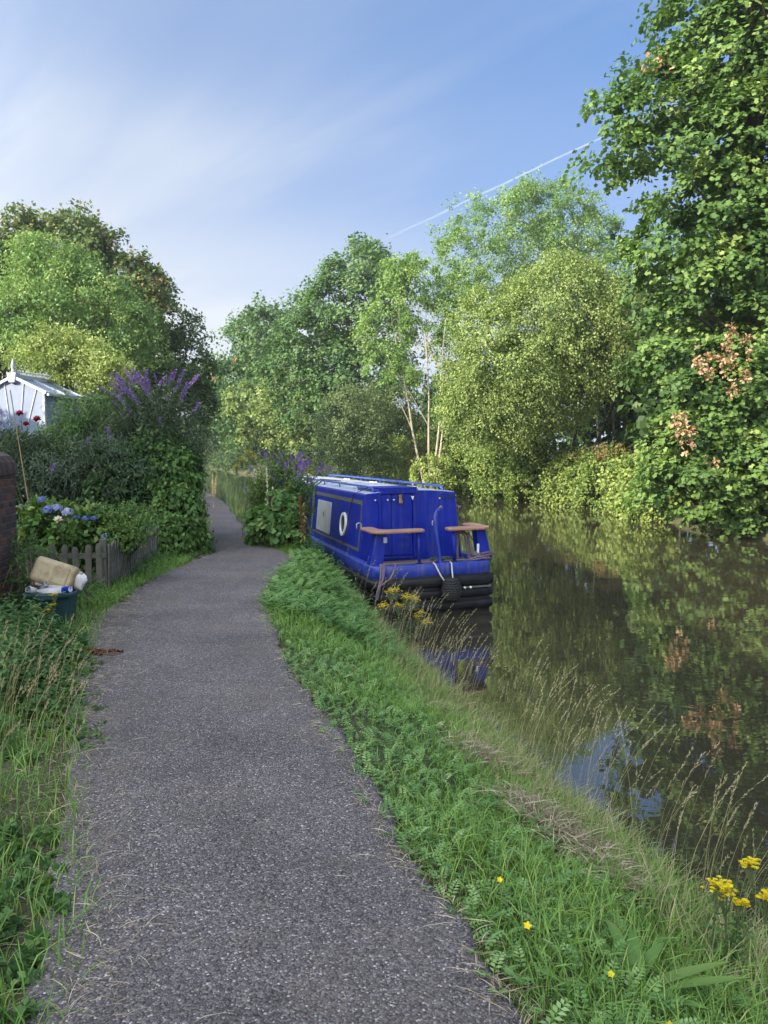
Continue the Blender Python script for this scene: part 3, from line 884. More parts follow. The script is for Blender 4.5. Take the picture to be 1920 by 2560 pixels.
    # padlock and hasp, bolts, white triangle, door catch
    pk = MB().box((-.2, yb - .05, ZT - .06), (.05, .03, .1)).build('hasp', M['brass'], boat, bevel=.006)
    MB().box((-.2, yb - .065, ZT - .13), (.07, .03, .07)).build('padlock', M['brass'], pk, bevel=.012)
    for x in (-.63, -.42, -.31, .53):
        MB().lathe([(.022, 0), (.022, .01), (.012, .022), (.0, .025)], 12, Matrix.Rotation(R(90), 4, 'X'), (x, yb - .026 if x in (-.42, -.31) else yb, ZT - .1)).build('bolt_head', M['steel'], boat, smooth=True)
    MB().prism([(-.03, .03), (.0, -.04), (.03, .03)], 0, .004, Matrix.Translation((.02, yb - .045, ZT - .07)) @ Matrix.Rotation(R(90), 4, 'X')).build('triangle_sticker', M['white'], boat)
    MB().box((-.05, yb - .045, 1.22), (.03, .03, .09)).build('door_catch', M['brass'], boat, bevel=.006)
    # lettering: SLO and a mirrored N, stencilled in black
    word = empty('lettering'); word.parent = boat; word.location = (.545, yb - .004, ZT - .108)
    def letter(ch, x, mirror=False):
        cu = bpy.data.curves.new('letter', 'FONT'); cu.body = ch; cu.size = .128; cu.extrude = .001; cu.offset = .0025
        ob = bpy.data.objects.new('letter', cu); COL.objects.link(ob)
        me = bpy.data.meshes.new_from_object(ob.evaluated_get(bpy.context.evaluated_depsgraph_get()))
        bpy.data.objects.remove(ob)
        me.materials.clear(); me.materials.append(M['ink'])
        o = link('letter', me, word, loc=(x, 0, 0), rot=(R(90), 0, 0))
        o.scale = (-.72 if mirror else .72, 1, 1)
    letter('S', 0.0); letter('L', .062); letter('O', .112); letter('N', .25, True)
    # grab rails along the roof
    for s in (-1, 1):
        x = s * .63; zr = ZT + .035
        pts = [(x, Y0 + .12, zr), (x, Y0 + .13, zr + .05), (x, Y0 + .19, zr + .075)] + [(x, y, zr + .078) for y in (1.8, 3, 5, 7, 9)] + [(x, 9.9, zr + .07), (x, 9.98, zr)]
        rl = MB().tube(pts, .02, 10).build('grab_rail', M['blue_rail'], boat, smooth=True)
        for y in (2.2, 3.6, 5.0, 6.6, 8.2):
            MB().tube([(x, y, zr - .02), (x, y, zr + .075)], .013, 8).build('stanchion', M['blue_rail'], rl)
        for y in (2.6, 5.2, 7.6):
            br = MB().box((x - s * .1, y, zr + .015), (.1, .3, .025)).build('roof_bracket', M['white'], boat, bevel=.008)
            for q in (-.08, 0, .08):
                MB().lathe([(.016, 0), (.016, .004)], 10, None, (x - s * .1, y + q, zr + .0285)).build('hole', M['ink'], br)
    MB().lathe([(.012, 0), (.012, .1), (.02, .105), (.02, .15), (.0, .155)], 10, None, (-.25, 8.6, ZT + .06)).build('roof_light', M['white'], boat, smooth=True)
    MB().prism([(-.25, -.5), (.2, -.6), (.3, .4), (-.1, .6)], 0, .012, Matrix.Translation((.05, 5.6, ZT + .07))).build('roof_mat', M['board'], boat)
    # stern seats
    def seat(s, x_in, x_out):
        a, b = x_in, x_out
        o = [(a, .12), (a + .05, .06), (b - .16, .04), (b - .05, .09), (b, .2), (b, .8), (b - .05, .86), (b - .17, .86), (b - .22, .8), (b - .22, .42), (b - .3, .33), (a + .05, .31), (a, .25)]
        o = [(s * x, y) for x, y in o]
        if s < 0: o.reverse()
        MB().prism(o, 1.295, 1.345).build('seat', M['teak'], boat, bevel=.018, seg=3)
    seat(-1, .1, .98); seat(1, .29, 1.05)
    for (x, ) in ((-.2,), (.4,)):
        p = MB().tube([(x, .12, .78), (x, .14, 1.3)], .027, 12).build('seat_post', M['blue'], boat, smooth=True)
        MB().lathe([(.055, 0), (.055, .015), (.03, .02)], 12, None, (x, .12, .795)).build('foot_plate', M['black'], p)
    for s, xb, xt in ((-1, -.9, -.8), (1, .98, .9)):
        mb = MB()
        w, dp = .11, .2
        vs = [(xb - w, .16, .78), (xb + w, .16, .78), (xb + w, .16 + dp, .78), (xb - w, .16 + dp, .78), (xt - w * .75, .2, 1.3), (xt + w * .75, .2, 1.3), (xt + w * .75, .2 + dp, 1.3), (xt - w * .75, .2 + dp, 1.3)]
        mb.add(vs, [(3, 2, 1, 0), (4, 5, 6, 7), (0, 1, 5, 4), (1, 2, 6, 5), (2, 3, 7, 6), (3, 0, 4, 7)])
        mb.build('seat_locker', M['blue'], boat, bevel=.012)
    MB().box((-.745, .175, 1.19), (.06, .012, .09)).build('maker_plate', M['board'], boat, bevel=.004)
    MB().box((.845, .185, .98), (.045, .02, .16)).build('gauge', M['white'], boat, bevel=.01)
    # swan-neck tiller
    tl = MB().tube([(.15, .1, .78), (.14, .11, .92), (.12, .13, 1.1), (.1, .15, 1.3), (.095, .17, 1.42), (.1, .19, 1.51), (.125, .22, 1.58), (.17, .27, 1.615), (.27, .38, 1.655)], [.026, .026, .028, .03, .03, .03, .028, .026, .024], 12).build('tiller', M['blue_light'], boat, smooth=True)
    MB().tube([(.25, .36, 1.648), (.3, .415, 1.667)], .027, 12).build('tiller_tip', M['brass'], tl, smooth=True)
    MB().lathe([(.055, 0), (.055, .1), (.045, .105)], 14, None, (.15, .1, .73)).build('rudder_collar', M['blue'], tl, smooth=True)
    # shackle rings by the seats
    for x, y in ((-1.0, .82), (.3, .75)):
        MB().tube([(x - .035, y, 1.33), (x - .04, y, 1.4), (x, y, 1.42), (x + .04, y, 1.4), (x + .035, y, 1.33)], .011, 8).build('shackle', M['steel'], boat, smooth=True)
    # tie lines over the cabin side
    MB().tube([(-.63, 1.45, ZT + .12), (side_x(ZT, -1, .02), 1.75, ZT - .02), (side_x(1.3, -1, .03), 1.95, 1.3), (side_x(.85, -1, .06), 2.1, .85)], .008, 6).build('tie_line', M['blackrope'], boat)
    MB().tube([(.63, 1.5, ZT + .1), (side_x(ZT, 1, .02), 1.6, ZT - .03), (1.0, 1.0, 1.2), (1.04, .5, .83)], .008, 6).build('tie_line', M['blackrope'], boat)


build_boat()


def boat_thing(name, label, cat, parts, group=None):
    """Something loose on the boat: stands at its own place in the world."""
    T = Matrix.Translation(boat.location) @ boat.rotation_euler.to_matrix().to_4x4()
    c = parts[0][2]
    root = empty(name, T @ Vector(c))
    root.rotation_euler = boat.rotation_euler
    put(root, label, cat, group)
    for nm, mb, cc, mat, sm in parts:
        mb.v = [tuple(Vector(p) - Vector(c)) for p in mb.v]
        mb.build(nm, mat, root, smooth=sm)
    return root


def build_boat_gear():
    # knitted fender: a barrel of stacked rope turns
    m = MB()
    for i in range(9):
        z = .27 + i * .035
        rr = .135 * (1 - .45 * abs((i - 4) / 4.6) ** 2.6)
        pts = [(.22 + rr * math.cos(a) * (1 + .05 * math.sin(9 * a + i)), -.2 + rr * math.sin(a) * (1 + .05 * math.sin(9 * a + i)), z + .008 * math.sin(11 * a + i * 1.5)) for a in [2 * math.pi * k / 28 for k in range(29)]]
        m.tube(pts, .022, 6)
    m.lathe([(.08, .26), (.1, .3), (.1, .54), (.07, .58)], 14, None, (.22, -.2, 0))
    s1 = MB().tube([(.0, .03, .81), (.01, -.03, .79), (.08, -.085, .62), (.14, -.17, .5)], .012, 6)
    s2 = MB().tube([(.29, .03, .81), (.29, -.03, .79), (.28, -.085, .65), (.26, -.17, .52)], .012, 6)
    boat_thing('rope_fender', 'black knitted rope fender hanging on white straps at the stern', 'fender',
               [('fender', m, (.22, -.2, .24), M['blackrope'], True), ('strap', s1, 0, M['whiterope'], True), ('strap', s2, 0, M['whiterope'], True)])
    # mooring rope over the bank-side corner of the stern
    m = MB()
    for i, (x0, x1, zb) in enumerate(((-.86, -.99, .22), (-.83, -.95, .3), (-.8, -.97, .35), (-.62, -.93, .42))):
        m.tube([(x0, .1, .815), (x0 - .02, -.02, .8), (x0 * .6 + x1 * .4, -.085, .62), (x1, -.1 - .01 * i, zb + .1), (x1 - .02, -.1, zb)], .014, 6)
    m.tube([(-.86, .1, .82), (-.5, .1, .815), (-.1, .12, .81), (.2, .19, .81), (.6, .12, .815), (.8, .1, .815)], .012, 6)
    boat_thing('mooring_rope', 'maroon and white rope tied over the bank-side corner of the stern', 'rope', [('rope', m, (-.86, .05, .2), M['mooring'], True)])
    m = MB()
    for x, y, zt in ((.56, .3, 1.27), (.62, .32, 1.28)):
        m.tube([(x, y, zt), (x - .07, y, zt - .08), (x - .09, y, .95), (x - .08, y, .82)], .022, 8)
        m.tube([(x, y, zt), (x + .1, y, zt - .08), (x + .13, y, 1.0), (x + .17, y, .82)], .022, 8)
    hk = MB().tube([(.58, .31, 1.3), (.58, .31, 1.24), (.53, .3, 1.22), (.52, .3, 1.27)], .014, 8)
    boat_thing('hung_rope', 'thick maroon and white rope looped on a hook under the far seat', 'rope', [('rope', m, (.6, .3, .8), M['mooring'], True), ('hook', hk, 0, M['blackrope'], True)])
    m = MB()
    for i in range(7):
        rx, ry = .17 + .03 * math.sin(i * 2), .085 + .02 * math.cos(i * 3)
        m.tube([(.86 + .015 * i + rx * math.cos(a), .16 + ry * math.sin(a), .82 + .016 * i + .012 * math.sin(3 * a + i)) for a in [2 * math.pi * k / 16 + i for k in range(17)]], .013, 6)
    boat_thing('rope_coil', 'small heap of maroon and white rope on the far stern corner', 'rope', [('rope', m, (.9, .16, .81), M['mooring'], True)])
    m = MB()
    rr = random.Random(4)
    for i in range(14):
        x = .3 + rr.random() * .36; y = .62 + rr.random() * .2
        pts = [(x + .16 * math.cos(q * .9 + i) * rr.uniform(.6, 1), y + .1 * math.sin(q * 1.1 + i), .73 + rr.random() * .07) for q in range(7)]
        m.tube(pts, .01, 5)
    boat_thing('green_net', 'crumpled dark green net lying on the stern deck', 'net', [('net', m, (.48, .7, .71), M['greenrope'], True)])
    # two old green lines thrown over the bank-side rail
    for k, (y0, y1, lab) in enumerate(((5.0, 4.6, 'green line hanging from the roof rail just beyond the grey board'), (5.35, 5.25, 'green line hanging from the roof rail, farther from the stern than its twin'))):
        m = MB()
        for q in range(3):
            m.tube([(-.2, y0 + .3 + .03 * q, ZT + .09), (-.63, y0 + .04 * q, ZT + .14), (side_x(ZT, -1, .03), y0 - .05 + .04 * q, ZT + .0), (side_x(1.35, -1, .05 + .015 * q), (y0 + y1) / 2 + .02 * q, 1.35), (side_x(.85, -1, .12), y1, .85), (-1.15, y1 - .1, .75)], .012, 6)
        boat_thing('green_line', lab, 'rope', [('rope', m, (-.9, y1, .8), M['greenrope'], True)])


build_boat_gear()


# ------------------------------------------------------------------ where the foliage masses hang (x, y, z, radius)
SYC_NEAR = [(10.25,23.56,16.59,2.33),(10.07,24.07,14.75,1.5),(11.3,23.78,13.34,2.47),(8.15,24.17,11.43,1.38),(9.35,24.21,12.5,1.26),(7.02,23.27,11.51,0.67),(6.96,23.18,10.35,0.72),(8.81,24.57,10.27,1.21),(10.01,23.6,10.16,1.96),(9.11,23.55,7.7,1.47),(8.61,24.83,7.53,1.03),(10.96,23.95,7.92,2.24),(10.19,24.57,5.99,1.66),(8.49,23.96,5.03,0.93),(11.44,24.23,5.2,1.89),(8.92,23.41,4.12,0.97),(9.56,24.23,13.79,0.88)]
SYC_LOW = [(11.2,24.11,3.09,1.88),(9.39,23.54,1.84,1.22),(11.79,23.9,1.1,1.99),(10.02,23.78,0.49,1.24),(8.66,22.78,0.54,0.89),(11.1,23.92,-0.02,0.93),(8.55,23.65,0.68,0.61)]
HAW = [(8.46,37.47,7.16,3.31),(6.23,36.75,6.12,2.68),(11.2,38.97,7.19,2.43),(5.67,37.93,4.53,2.37),(4.37,38.58,5.37,1.61),(7.85,39.01,4.41,2.43),(10.32,38.57,5.56,1.81),(8.99,39.12,9.57,1.93),(11.59,37.72,8.34,1.67),(12.58,38.8,5.78,1.11),(5.24,37.85,7.98,1.67),(4.66,39.16,3.42,1.63),(6.86,39.01,2.81,1.22)]
ASH_TALL = [(12.71,75.8,22.73,4.14),(16.98,76.01,23.92,3.36),(9.33,76.45,21.77,3.18),(16.41,80.54,21.24,4.4),(20.54,77.65,22.09,3.03),(10.84,78.69,18.82,3.68),(8.62,76.91,19.97,2.4),(14.64,78.04,25.67,2.03),(19.34,77.38,19.31,3.62),(22.81,77.19,20.42,2.21),(25.63,78.46,18.77,3.26)]
ASH_SLIM = [(0.95,46.27,10.8,1.44),(2.9,47.3,11.95,1.6),(0.12,46.59,8.98,1.33),(4.01,47.38,9.35,1.72),(2.18,47.15,8.6,1.47),(4.65,47.58,6.73,1.11),(-0.12,46.55,7.33,1.09),(1.14,44.92,12.33,0.82),(2.88,47.16,13.34,0.93),(5.1,47.5,11.04,1.36),(0.6,47.3,12.43,0.74),(0.95,46.22,5.87,0.96),(4.34,46.69,4.25,1.21)]
SYC_MID = [(-2.12,75.44,16.98,4.12),(-4.85,78.79,14.49,4.51),(-1.19,77.4,13.08,3.42),(-7.01,75.84,11.7,3.35),(-3.08,74.65,8.88,3.69),(-6.51,78.91,7.28,3.49),(-2.03,79.64,20.23,2.28),(0.0,74.78,8.52,2.33),(-8.9,78.62,10.07,2.66),(0.0,76.52,17.97,1.99)]
SYC_FAR = [(-15.65,103.41,16.94,3.5),(-13.14,104.47,16.04,4.62),(-19.69,107.99,15.98,3.37),(-19.05,108.77,11.66,4.24),(-13.75,102.62,10.57,4.27),(-20.93,106.85,10.39,3.06),(-20.95,102.62,6.36,2.94),(-17.8,107.62,6.59,3.92)]
YEL = [(-13.08,93.88,7.88,2.68),(-15.63,97.53,5.62,2.54),(-11.94,98.2,5.15,3.06),(-12.73,95.04,10.15,1.73),(-17.51,98.32,8.18,2.3),(-9.22,93.73,4.5,2.44)]
FARSH = [(-32.2,150.41,12.44,3.52),(-32.3,156.08,7.24,3.65),(-34.12,149.92,7.01,3.12),(-28.27,151.72,5.52,3.16)]
BRIGHT = [(-48.37,198.71,5.71,3.93),(-45.95,201.55,4.2,3.14),(-51.07,195.19,4.63,3.05)]
SALLOW = [(-1.92,46.46,3.52,1.81),(-0.77,49.24,2.36,2.05),(-2.46,47.37,1.84,1.6),(0.0,49.54,4.41,1.42),(1.02,49.33,2.87,1.41),(-2.97,47.59,0.74,1.11),(-0.99,47.87,0.73,1.37)]
LBROWN = [(-21.28,48.07,14.09,1.55),(-19.24,48.48,14.44,1.56),(-17.46,48.32,14.16,1.13),(-16.48,48.2,12.2,1.38),(-14.7,48.4,12.0,1.06),(-18.69,49.48,12.48,2.19),(-22.07,48.02,11.92,1.87),(-15.65,47.77,10.18,1.86),(-20.65,48.74,12.32,2.15),(-22.57,47.12,12.9,1.47),(-18.03,47.33,14.96,0.74),(-22.05,49.61,15.48,0.77)]
LASH = [(-16.96,40.06,10.57,1.56),(-15.6,40.14,9.38,1.77),(-16.82,38.63,8.31,1.71),(-14.45,39.76,8.71,1.55),(-16.1,40.22,7.37,1.88),(-17.8,38.66,8.7,1.31),(-13.65,40.32,7.58,1.57),(-16.65,40.37,11.85,0.84)]
LDARK = [(-16.96,56.21,12.49,1.61),(-16.2,58.52,10.88,1.67),(-14.87,57.86,9.01,1.5),(-14.15,58.73,7.48,1.28),(-18.53,57.4,11.28,2.39),(-17.54,58.84,8.84,2.45),(-20.0,58.97,8.85,2.45),(-15.61,56.06,6.07,1.89),(-17.69,56.22,5.65,2.19),(-14.4,58.71,5.38,1.37),(-20.7,59.88,5.91,2.34),(-15.32,56.99,3.95,1.78),(-17.65,57.82,3.54,1.8)]
LLEFT = [(-20.5,42.27,10.64,1.43),(-19.98,41.47,8.38,1.73),(-20.53,41.6,6.72,1.73),(-21.62,41.45,9.63,1.94)]
LYEL = [(-11.39,25.76,4.64,0.4),(-10.89,26.17,5.09,0.33),(-10.21,25.64,4.69,0.48),(-9.55,25.78,4.51,0.46),(-12.27,26.5,4.52,0.36),(-8.74,25.14,4.05,0.39),(-10.16,26.13,4.02,0.65),(-11.16,26.43,4.18,0.6),(-9.32,25.65,3.78,0.53),(-10.99,25.5,5.25,0.19),(-10.16,26.55,5.2,0.25),(-8.67,25.52,4.42,0.21)]
LBAM = [(-6.41,16.14,2.76,0.42),(-6.1,16.43,2.74,0.47),(-5.84,16.73,2.38,0.57),(-6.51,16.04,2.26,0.46),(-7.0,16.29,2.1,0.34)]
BUDD = [(-4.21,14.33,2.63,0.63),(-4.82,14.84,2.59,0.58),(-3.81,14.44,2.27,0.53),(-4.47,14.86,1.83,0.7),(-4.84,14.16,1.97,0.52),(-3.49,14.33,2.04,0.3)]
BUDS = [(-5.96,12.93,1.8,0.47),(-5.45,13.14,1.74,0.55),(-4.7,12.76,1.67,0.5),(-6.04,12.55,2.05,0.33),(-5.5,12.46,1.41,0.45),(-4.93,12.83,1.27,0.47),(-4.16,12.52,1.34,0.39)]
IVY = [(-6.03,13.48,1.11,0.49),(-5.41,13.51,0.97,0.56),(-4.57,12.91,1.0,0.54),(-4.13,13.0,0.93,0.54),(-4.43,13.48,0.41,0.49),(-3.81,13.33,1.32,0.49)]
VINE = [(-3.63,13.07,1.26,0.41),(-3.43,12.66,0.74,0.36),(-3.39,12.47,0.3,0.39),(-3.23,12.61,0.09,0.26),(-3.82,13.06,0.51,0.34)]
ROSE = [(-4.42,9.74,0.84,0.25),(-4.04,9.79,0.78,0.31),(-3.59,9.84,0.83,0.31),(-3.23,9.84,0.93,0.26),(-4.27,9.84,0.57,0.23),(-3.94,10.19,0.51,0.24),(-3.28,9.66,0.64,0.25),(-2.99,9.56,0.8,0.2)]
BUD2 = [(-2.07,14.74,0.76,0.46),(-1.79,14.68,1.18,0.46),(-2.2,14.79,0.29,0.38),(-1.78,14.23,0.27,0.44),(-1.65,14.75,0.68,0.35),(-2.03,14.73,1.33,0.34),(-1.46,14.02,1.24,0.26),(-2.35,14.55,1.0,0.3)]
SYC_NEAR += [(13.2, 25.5, 8.5, 3.2), (12.9, 25.5, 13.0, 3.0), (12.6, 25.8, 4.0, 2.2)]
SYC_LOW += [(13.2, 24.3, 2.2, 2.0)]


def gz(x, y): return float(ground_z(x, y))


def on(x, y, dz=0.0): return (x, y, gz(x, y) + dz)


def leaf_patch(blobs, n, leaf, width, shape, tint=(0.5, 0.25), seed=9, nper=40, rc=(.25, .45)):
    return crown_arrays(blobs, max(2, n // nper), nper, rc, leaf, width, shape, inner=0.3, tint=tint, seed=seed, shag=0.0)[0]



# ---------------- far bank trees
def build_far_bank():
    strings = ((8.75, 4.55, 4.0), (9.05, 4.3, 3.75), (9.42, 4.95, 3.55), (9.6, 5.15, 4.3), (9.72, 4.5, 3.4), (10.05, 4.8, 3.7))     # withered shoots hanging down
    dead = leaf_patch([(x + .05 * math.sin(q * 2.3), 21.6, z1 + (z0 - z1) * q / 4, .06) for x, z0, z1 in strings for q in range(5)], 480, .12, .7, 'maple', seed=31, nper=8, rc=(.05, .14))
    dead2 = leaf_patch([(8.5, 22.0, 2.65, .17), (8.55, 22.0, 2.25, .18), (8.65, 22.0, 1.85, .15), (9.25, 22.0, 1.5, .14)], 170, .13, .7, 'maple', seed=32, nper=9, rc=(.1, .2))
    redtip = leaf_patch([(7.75, 23.2, 12.9, .12), (7.55, 23.2, 12.95, .1), (8.0, 23.2, 12.75, .1)], 40, .14, .8, 'maple', seed=33, nper=13)
    tree('sycamore_tree', 'tallest sycamore at the water with a branch of dead brown leaves', on(12.8, 26.0), SYC_NEAR, 'l_syc', trunk_r=.32, top=(11.3, 25.0, 15.5), nlimb=34,
         nclump=700, nper=86, rc=(.3, 1.1), leaf=.165, width=.95, shape='maple', droop=.25, tier=1.0, up=.5, inner=.5, clump_var=.2, tint=(.42, .13), pocket=1.9, seed=2,
         extra=[('dead_leaves', dead, 'l_dead'), ('red_leaves', redtip, 'l_dead')])
    tree('sycamore_thicket', 'low sycamore thicket trailing its leaves in the water', on(11.6, 24.6), SYC_LOW, 'l_syc', trunk_r=.12, top=(10.9, 24.3, 3.0), nlimb=16, stems=3, spread=.5,
         nclump=340, nper=80, rc=(.3, .8), leaf=.165, width=.95, shape='maple', droop=.2, tier=.9, up=.4, inner=.3, tint=(.48, .13), pocket=1.5, seed=3, extra=[('dead_leaves', dead2, 'l_dead')])
    tree('hawthorn_tree', 'broad rounded hawthorn with fine yellow-green leaves and a dark hollow beneath', on(9.9, 42.2), HAW, 'l_haw', trunk_r=.2, top=(8.8, 39.5, 8.5), nlimb=26, stems=4, spread=.9,
         nclump=1500, nper=46, rc=(.35, .9), leaf=.135, width=.62, droop=.3, up=.35, inner=.6, tint=(.46, .19), clump_var=.17, twig_up=.15, back=.6, pocket=2.2, seed=4)
    tree('ash_tree', 'tall ash standing behind the hawthorn', on(15.5, 82.0), ASH_TALL, 'l_ash', 'bark_pale', trunk_r=.3, top=(15.3, 80.0, 23.0), nlimb=34, stems=3, spread=1.0,
         nclump=600, nper=66, rc=(.6, 2.1), leaf=.37, width=.5, shape='spray', droop=.35, up=.25, twig_up=.8, inner=.2, tint=(.48, .18), clump_var=.16, shag=.22, pocket=4.0, seed=5, part='crown')
    tree('ash_tree', 'slender ash with pale forked stems showing between hawthorn and dark sycamore', on(2.9, 46.5), ASH_SLIM, 'l_ash', 'bark_pale', trunk_r=.15, top=(2.5, 46.2, 11.0), nlimb=26, stems=4, spread=.42,
         nclump=380, nper=58, rc=(.35, 1.15), leaf=.25, width=.5, shape='spray', droop=.35, up=.25, twig_up=.9, inner=.1, tint=(.58, .18), clump_var=.14, shag=.22, pocket=2.4, seed=6, back=.8)
    tree('sycamore_tree', 'big dark green sycamore left of the slender ash', on(-3.0, 82.0), SYC_MID, 'l_sycfar', trunk_r=.4, top=(-3.6, 79, 18.0), nlimb=20,
         nclump=560, nper=56, rc=(.6, 2.1), leaf=.35, width=.95, shape='lobed', droop=.2, tier=.8, up=.45, inner=.2, tint=(.42, .18), clump_var=.17, pocket=4.2, seed=7)
    rust = leaf_patch([(-19.4, 102.5, 14.6, .5), (-18.6, 102.5, 16, .4), (-22.2, 102.5, 11.4, .35)], 120, .3, .9, 'maple', seed=34, nper=40)
    tree('sycamore_tree', 'lower round-topped sycamore with a few rusty leaves, at the canal bend', on(-16.0, 111.0), SYC_FAR, 'l_sycfar', trunk_r=.4, top=(-16.2, 108.0, 16.0), nlimb=16,
         nclump=420, nper=52, rc=(.8, 2.4), leaf=.46, width=.95, shape='lobed', droop=.2, up=.45, inner=.2, tint=(.45, .18), clump_var=.17, pocket=5.5, seed=8, extra=[('rusty_leaves', rust, 'l_dead')])
    tree('field_maple', 'yellow-green young maple under the dark sycamores', on(-12.0, 98.0), YEL, 'l_haw', trunk_r=.16, top=(-12.6, 96, 8), nlimb=10, stems=3, spread=1.0,
         nclump=230, nper=44, rc=(.6, 1.4), leaf=.36, width=.9, shape='lobed', droop=.2, up=.4, tint=(.4, .2), clump_var=.2, seed=9)
    tree('alder_tree', 'farthest dark alder where the canal bends away', on(-32.0, 158.0), FARSH, 'l_dark', trunk_r=.3, top=(-32.5, 156, 11), nlimb=8,
         nclump=260, nper=36, rc=(1.2, 2.4), leaf=.65, width=.7, tint=(.6, .2), seed=10)
    tree('willow_bush', 'bright sunlit willow scrub at the far end of the water', on(-48.0, 203.0), BRIGHT, 'l_yel', trunk_r=.15, top=(-48, 201, 5), nlimb=6, stems=3, spread=2.0, cat='bush',
         nclump=200, nper=36, rc=(1.4, 2.6), leaf=.65, width=.6, tint=(.65, .2), seed=11)
    tree('sallow_bush', 'grey-green sallow bush behind the roof of the boat', on(-.8, 49.2), SALLOW, 'l_sallow', trunk_r=.12, top=(-.8, 48.5, 4.5), nlimb=10, stems=4, spread=.9, cat='bush',
         nclump=620, nper=46, rc=(.45, .85), leaf=.15, width=.5, droop=.1, twig_up=.6, up=.3, tint=(.42, .2), clump_var=.15, pocket=2.0, seed=12)
    # brambles and scrub along the water's edge
    spots = [('bramble_bush', 'yellowing bramble scrub just above the boat roof', (2.0, 55, .4), [(1.4, 54, .9, 1.5), (.2, 56, .7, 1.3), (2.6, 54.5, 1.7, 1.2), (1.0, 55, 1.9, .9)], 'l_yel', .42, 21),
             ('bramble_bush', 'orange-tinged bramble scrub beside the foot of the slender ash', (4.3, 51, .2), [(3.37, 50.0, 1.0, 1.6), (2.3, 51, .9, 1.3), (4.3, 49.8, 1.5, 1.2), (3.2, 49.6, 2.0, .8), (2.6, 45.4, .6, .9), (3.3, 45.2, .5, .8)], 'l_bram', .72, 22),
             ('bramble_bush', 'pale green bramble mound on the far bank above the cabin lettering', (6.2, 48.2, .2), [(5.12, 47, .8, 1.5), (6.0, 46.2, 1.4, 1.2), (4.6, 47.5, 1.6, 1.0)], 'l_bram', .5, 23),
             ('bramble_bush', 'green bramble mound below the left side of the hawthorn', (8.0, 45.2, .1), [(6.62, 44, .6, 1.5), (7.6, 43.6, 1.2, 1.3), (6.4, 45, 1.2, 1.1)], 'l_bram', .48, 24),
             ('bramble_bush', 'dense bramble mound below the middle of the hawthorn', (9.6, 43, .1), [(8.29, 41.8, .5, 1.5), (9.1, 41, .9, 1.3), (8.0, 42.6, 1.2, 1.0)], 'l_bram', .45, 25),
             ('bramble_bush', 'bright green bramble mound with leaves close over the water under the hollow', (10.8, 40, .1), [(9.6, 39, .4, 1.35), (10.2, 38.3, .6, 1.2), (9.3, 38.6, -.1, .9)], 'l_bram', .6, 26),
             ('bramble_bush', 'reddish brown bramble tangle in front of the dark hollow', (11.6, 37, .2), [(10.4, 36.2, .5, 1.15), (11.1, 35.6, .6, 1.0), (9.9, 36.8, .6, .8)], 'l_bram', .42, 27),
             ('bramble_bush', 'bramble bush with yellow-green leaves touching the low sycamore thicket', (11.6, 33.5, .1), [(10.6, 33.4, .4, 1.0), (11.2, 32.4, .6, 1.1), (10.5, 31.5, .0, .9), (10.2, 29.8, -.1, .75)], 'l_bram', .66, 28)]
    for nm, lab, base, bl, mt, tn, sd in spots:
        ex = None
        if 'reddish' in lab:
            ex = [('dry_tangle', leaf_patch([(9.8, 36.6, 1.5, .5), (10.5, 36.0, 1.6, .5), (11.2, 35.4, 1.5, .55), (9.2, 37.4, 1.3, .4), (10.2, 35.6, 1.1, .4)], 1500, .12, .5, 'oval', seed=36, tint=(.75, .2)), 'l_brown')]
        if 'orange' in lab:
            ex = [('turning_leaves', leaf_patch([(3.0, 49.4, 1.5, .5), (2.2, 50.2, 1.2, .5), (3.8, 49.2, 1.1, .4)], 500, .13, .6, 'oval', seed=37), 'l_dead')]
        low = [(x, y, z - .75, r * .85) for (x, y, z, r) in bl]
        tree(nm, lab, base, bl + low, mt, 'bark', trunk_r=.05, nlimb=8, stems=4, spread=.7, cat='bush', group='brambles along the far bank',
             nclump=230, nper=42, rc=(.28, .55), leaf=.16, width=.7, droop=.2, up=.4, twig_up=.1, tint=(tn, .2), clump_var=.15, inner=.3, seed=sd, part='foliage', extra=ex)
    # thin trunks standing in the hollow under the hawthorn
    for k, (x, y, h, lab) in enumerate(((11.9, 43, 6.5, 'thin bare trunk in the hollow under the hawthorn, nearest its middle'), (12.9, 43.5, 6, 'thin bare trunk in the hollow under the hawthorn, second from its middle'),
                                        (14.0, 43, 6, 'thin bare trunk in the dark hollow next to the low sycamore thicket'))):
        b = on(x, y)
        m = MB().tube([(0, 0, -.3), (.08, 0, h * .3), (-.05, .1, h * .7), (.1, .1, h)], [.1, .085, .07, .05], 8)
        o = m.build('tree_trunk', M['bark_pale'], None, smooth=True, loc=b)
        put(o, lab, 'trunk', 'thin trunks in the hollow')
    # the wood behind, one dark mass
    bl = []
    r2 = random.Random(5)
    for i in range(90):
        y = 40 + 130 * (i / 90); x = np.interp(y, [40, 50, 62, 80, 105, 170], [17, 15, 8, 1, -13, -34]) + r2.uniform(-1.5, 5)
        bl.append((float(x), y + 3, r2.uniform(1, 7.5), r2.uniform(2.0, 3.2)))
    for i in range(34):
        bl.append((r2.uniform(13.5, 19), r2.uniform(27, 42), r2.uniform(.5, 9), r2.uniform(1.8, 3)))
    for i in range(26):
        bl.append((r2.uniform(5.5, 17), r2.uniform(46.5, 50), r2.uniform(.8, 10), r2.uniform(1.8, 2.6)))
    (V, F, T), _ = crown_arrays(bl, 1600, 34, (.9, 1.7), .48, .75, 'oval', tint=(.35, .25), back=.3, seed=40)
    put(link('woodland_undergrowth', np_mesh('woodland_undergrowth', V, F, M['l_dark'], T)), 'dark leafy woodland filling the space behind the far bank trees', 'woodland', kind='stuff')
    # low scrub along the far bank round the bend, and behind it
    bl = []
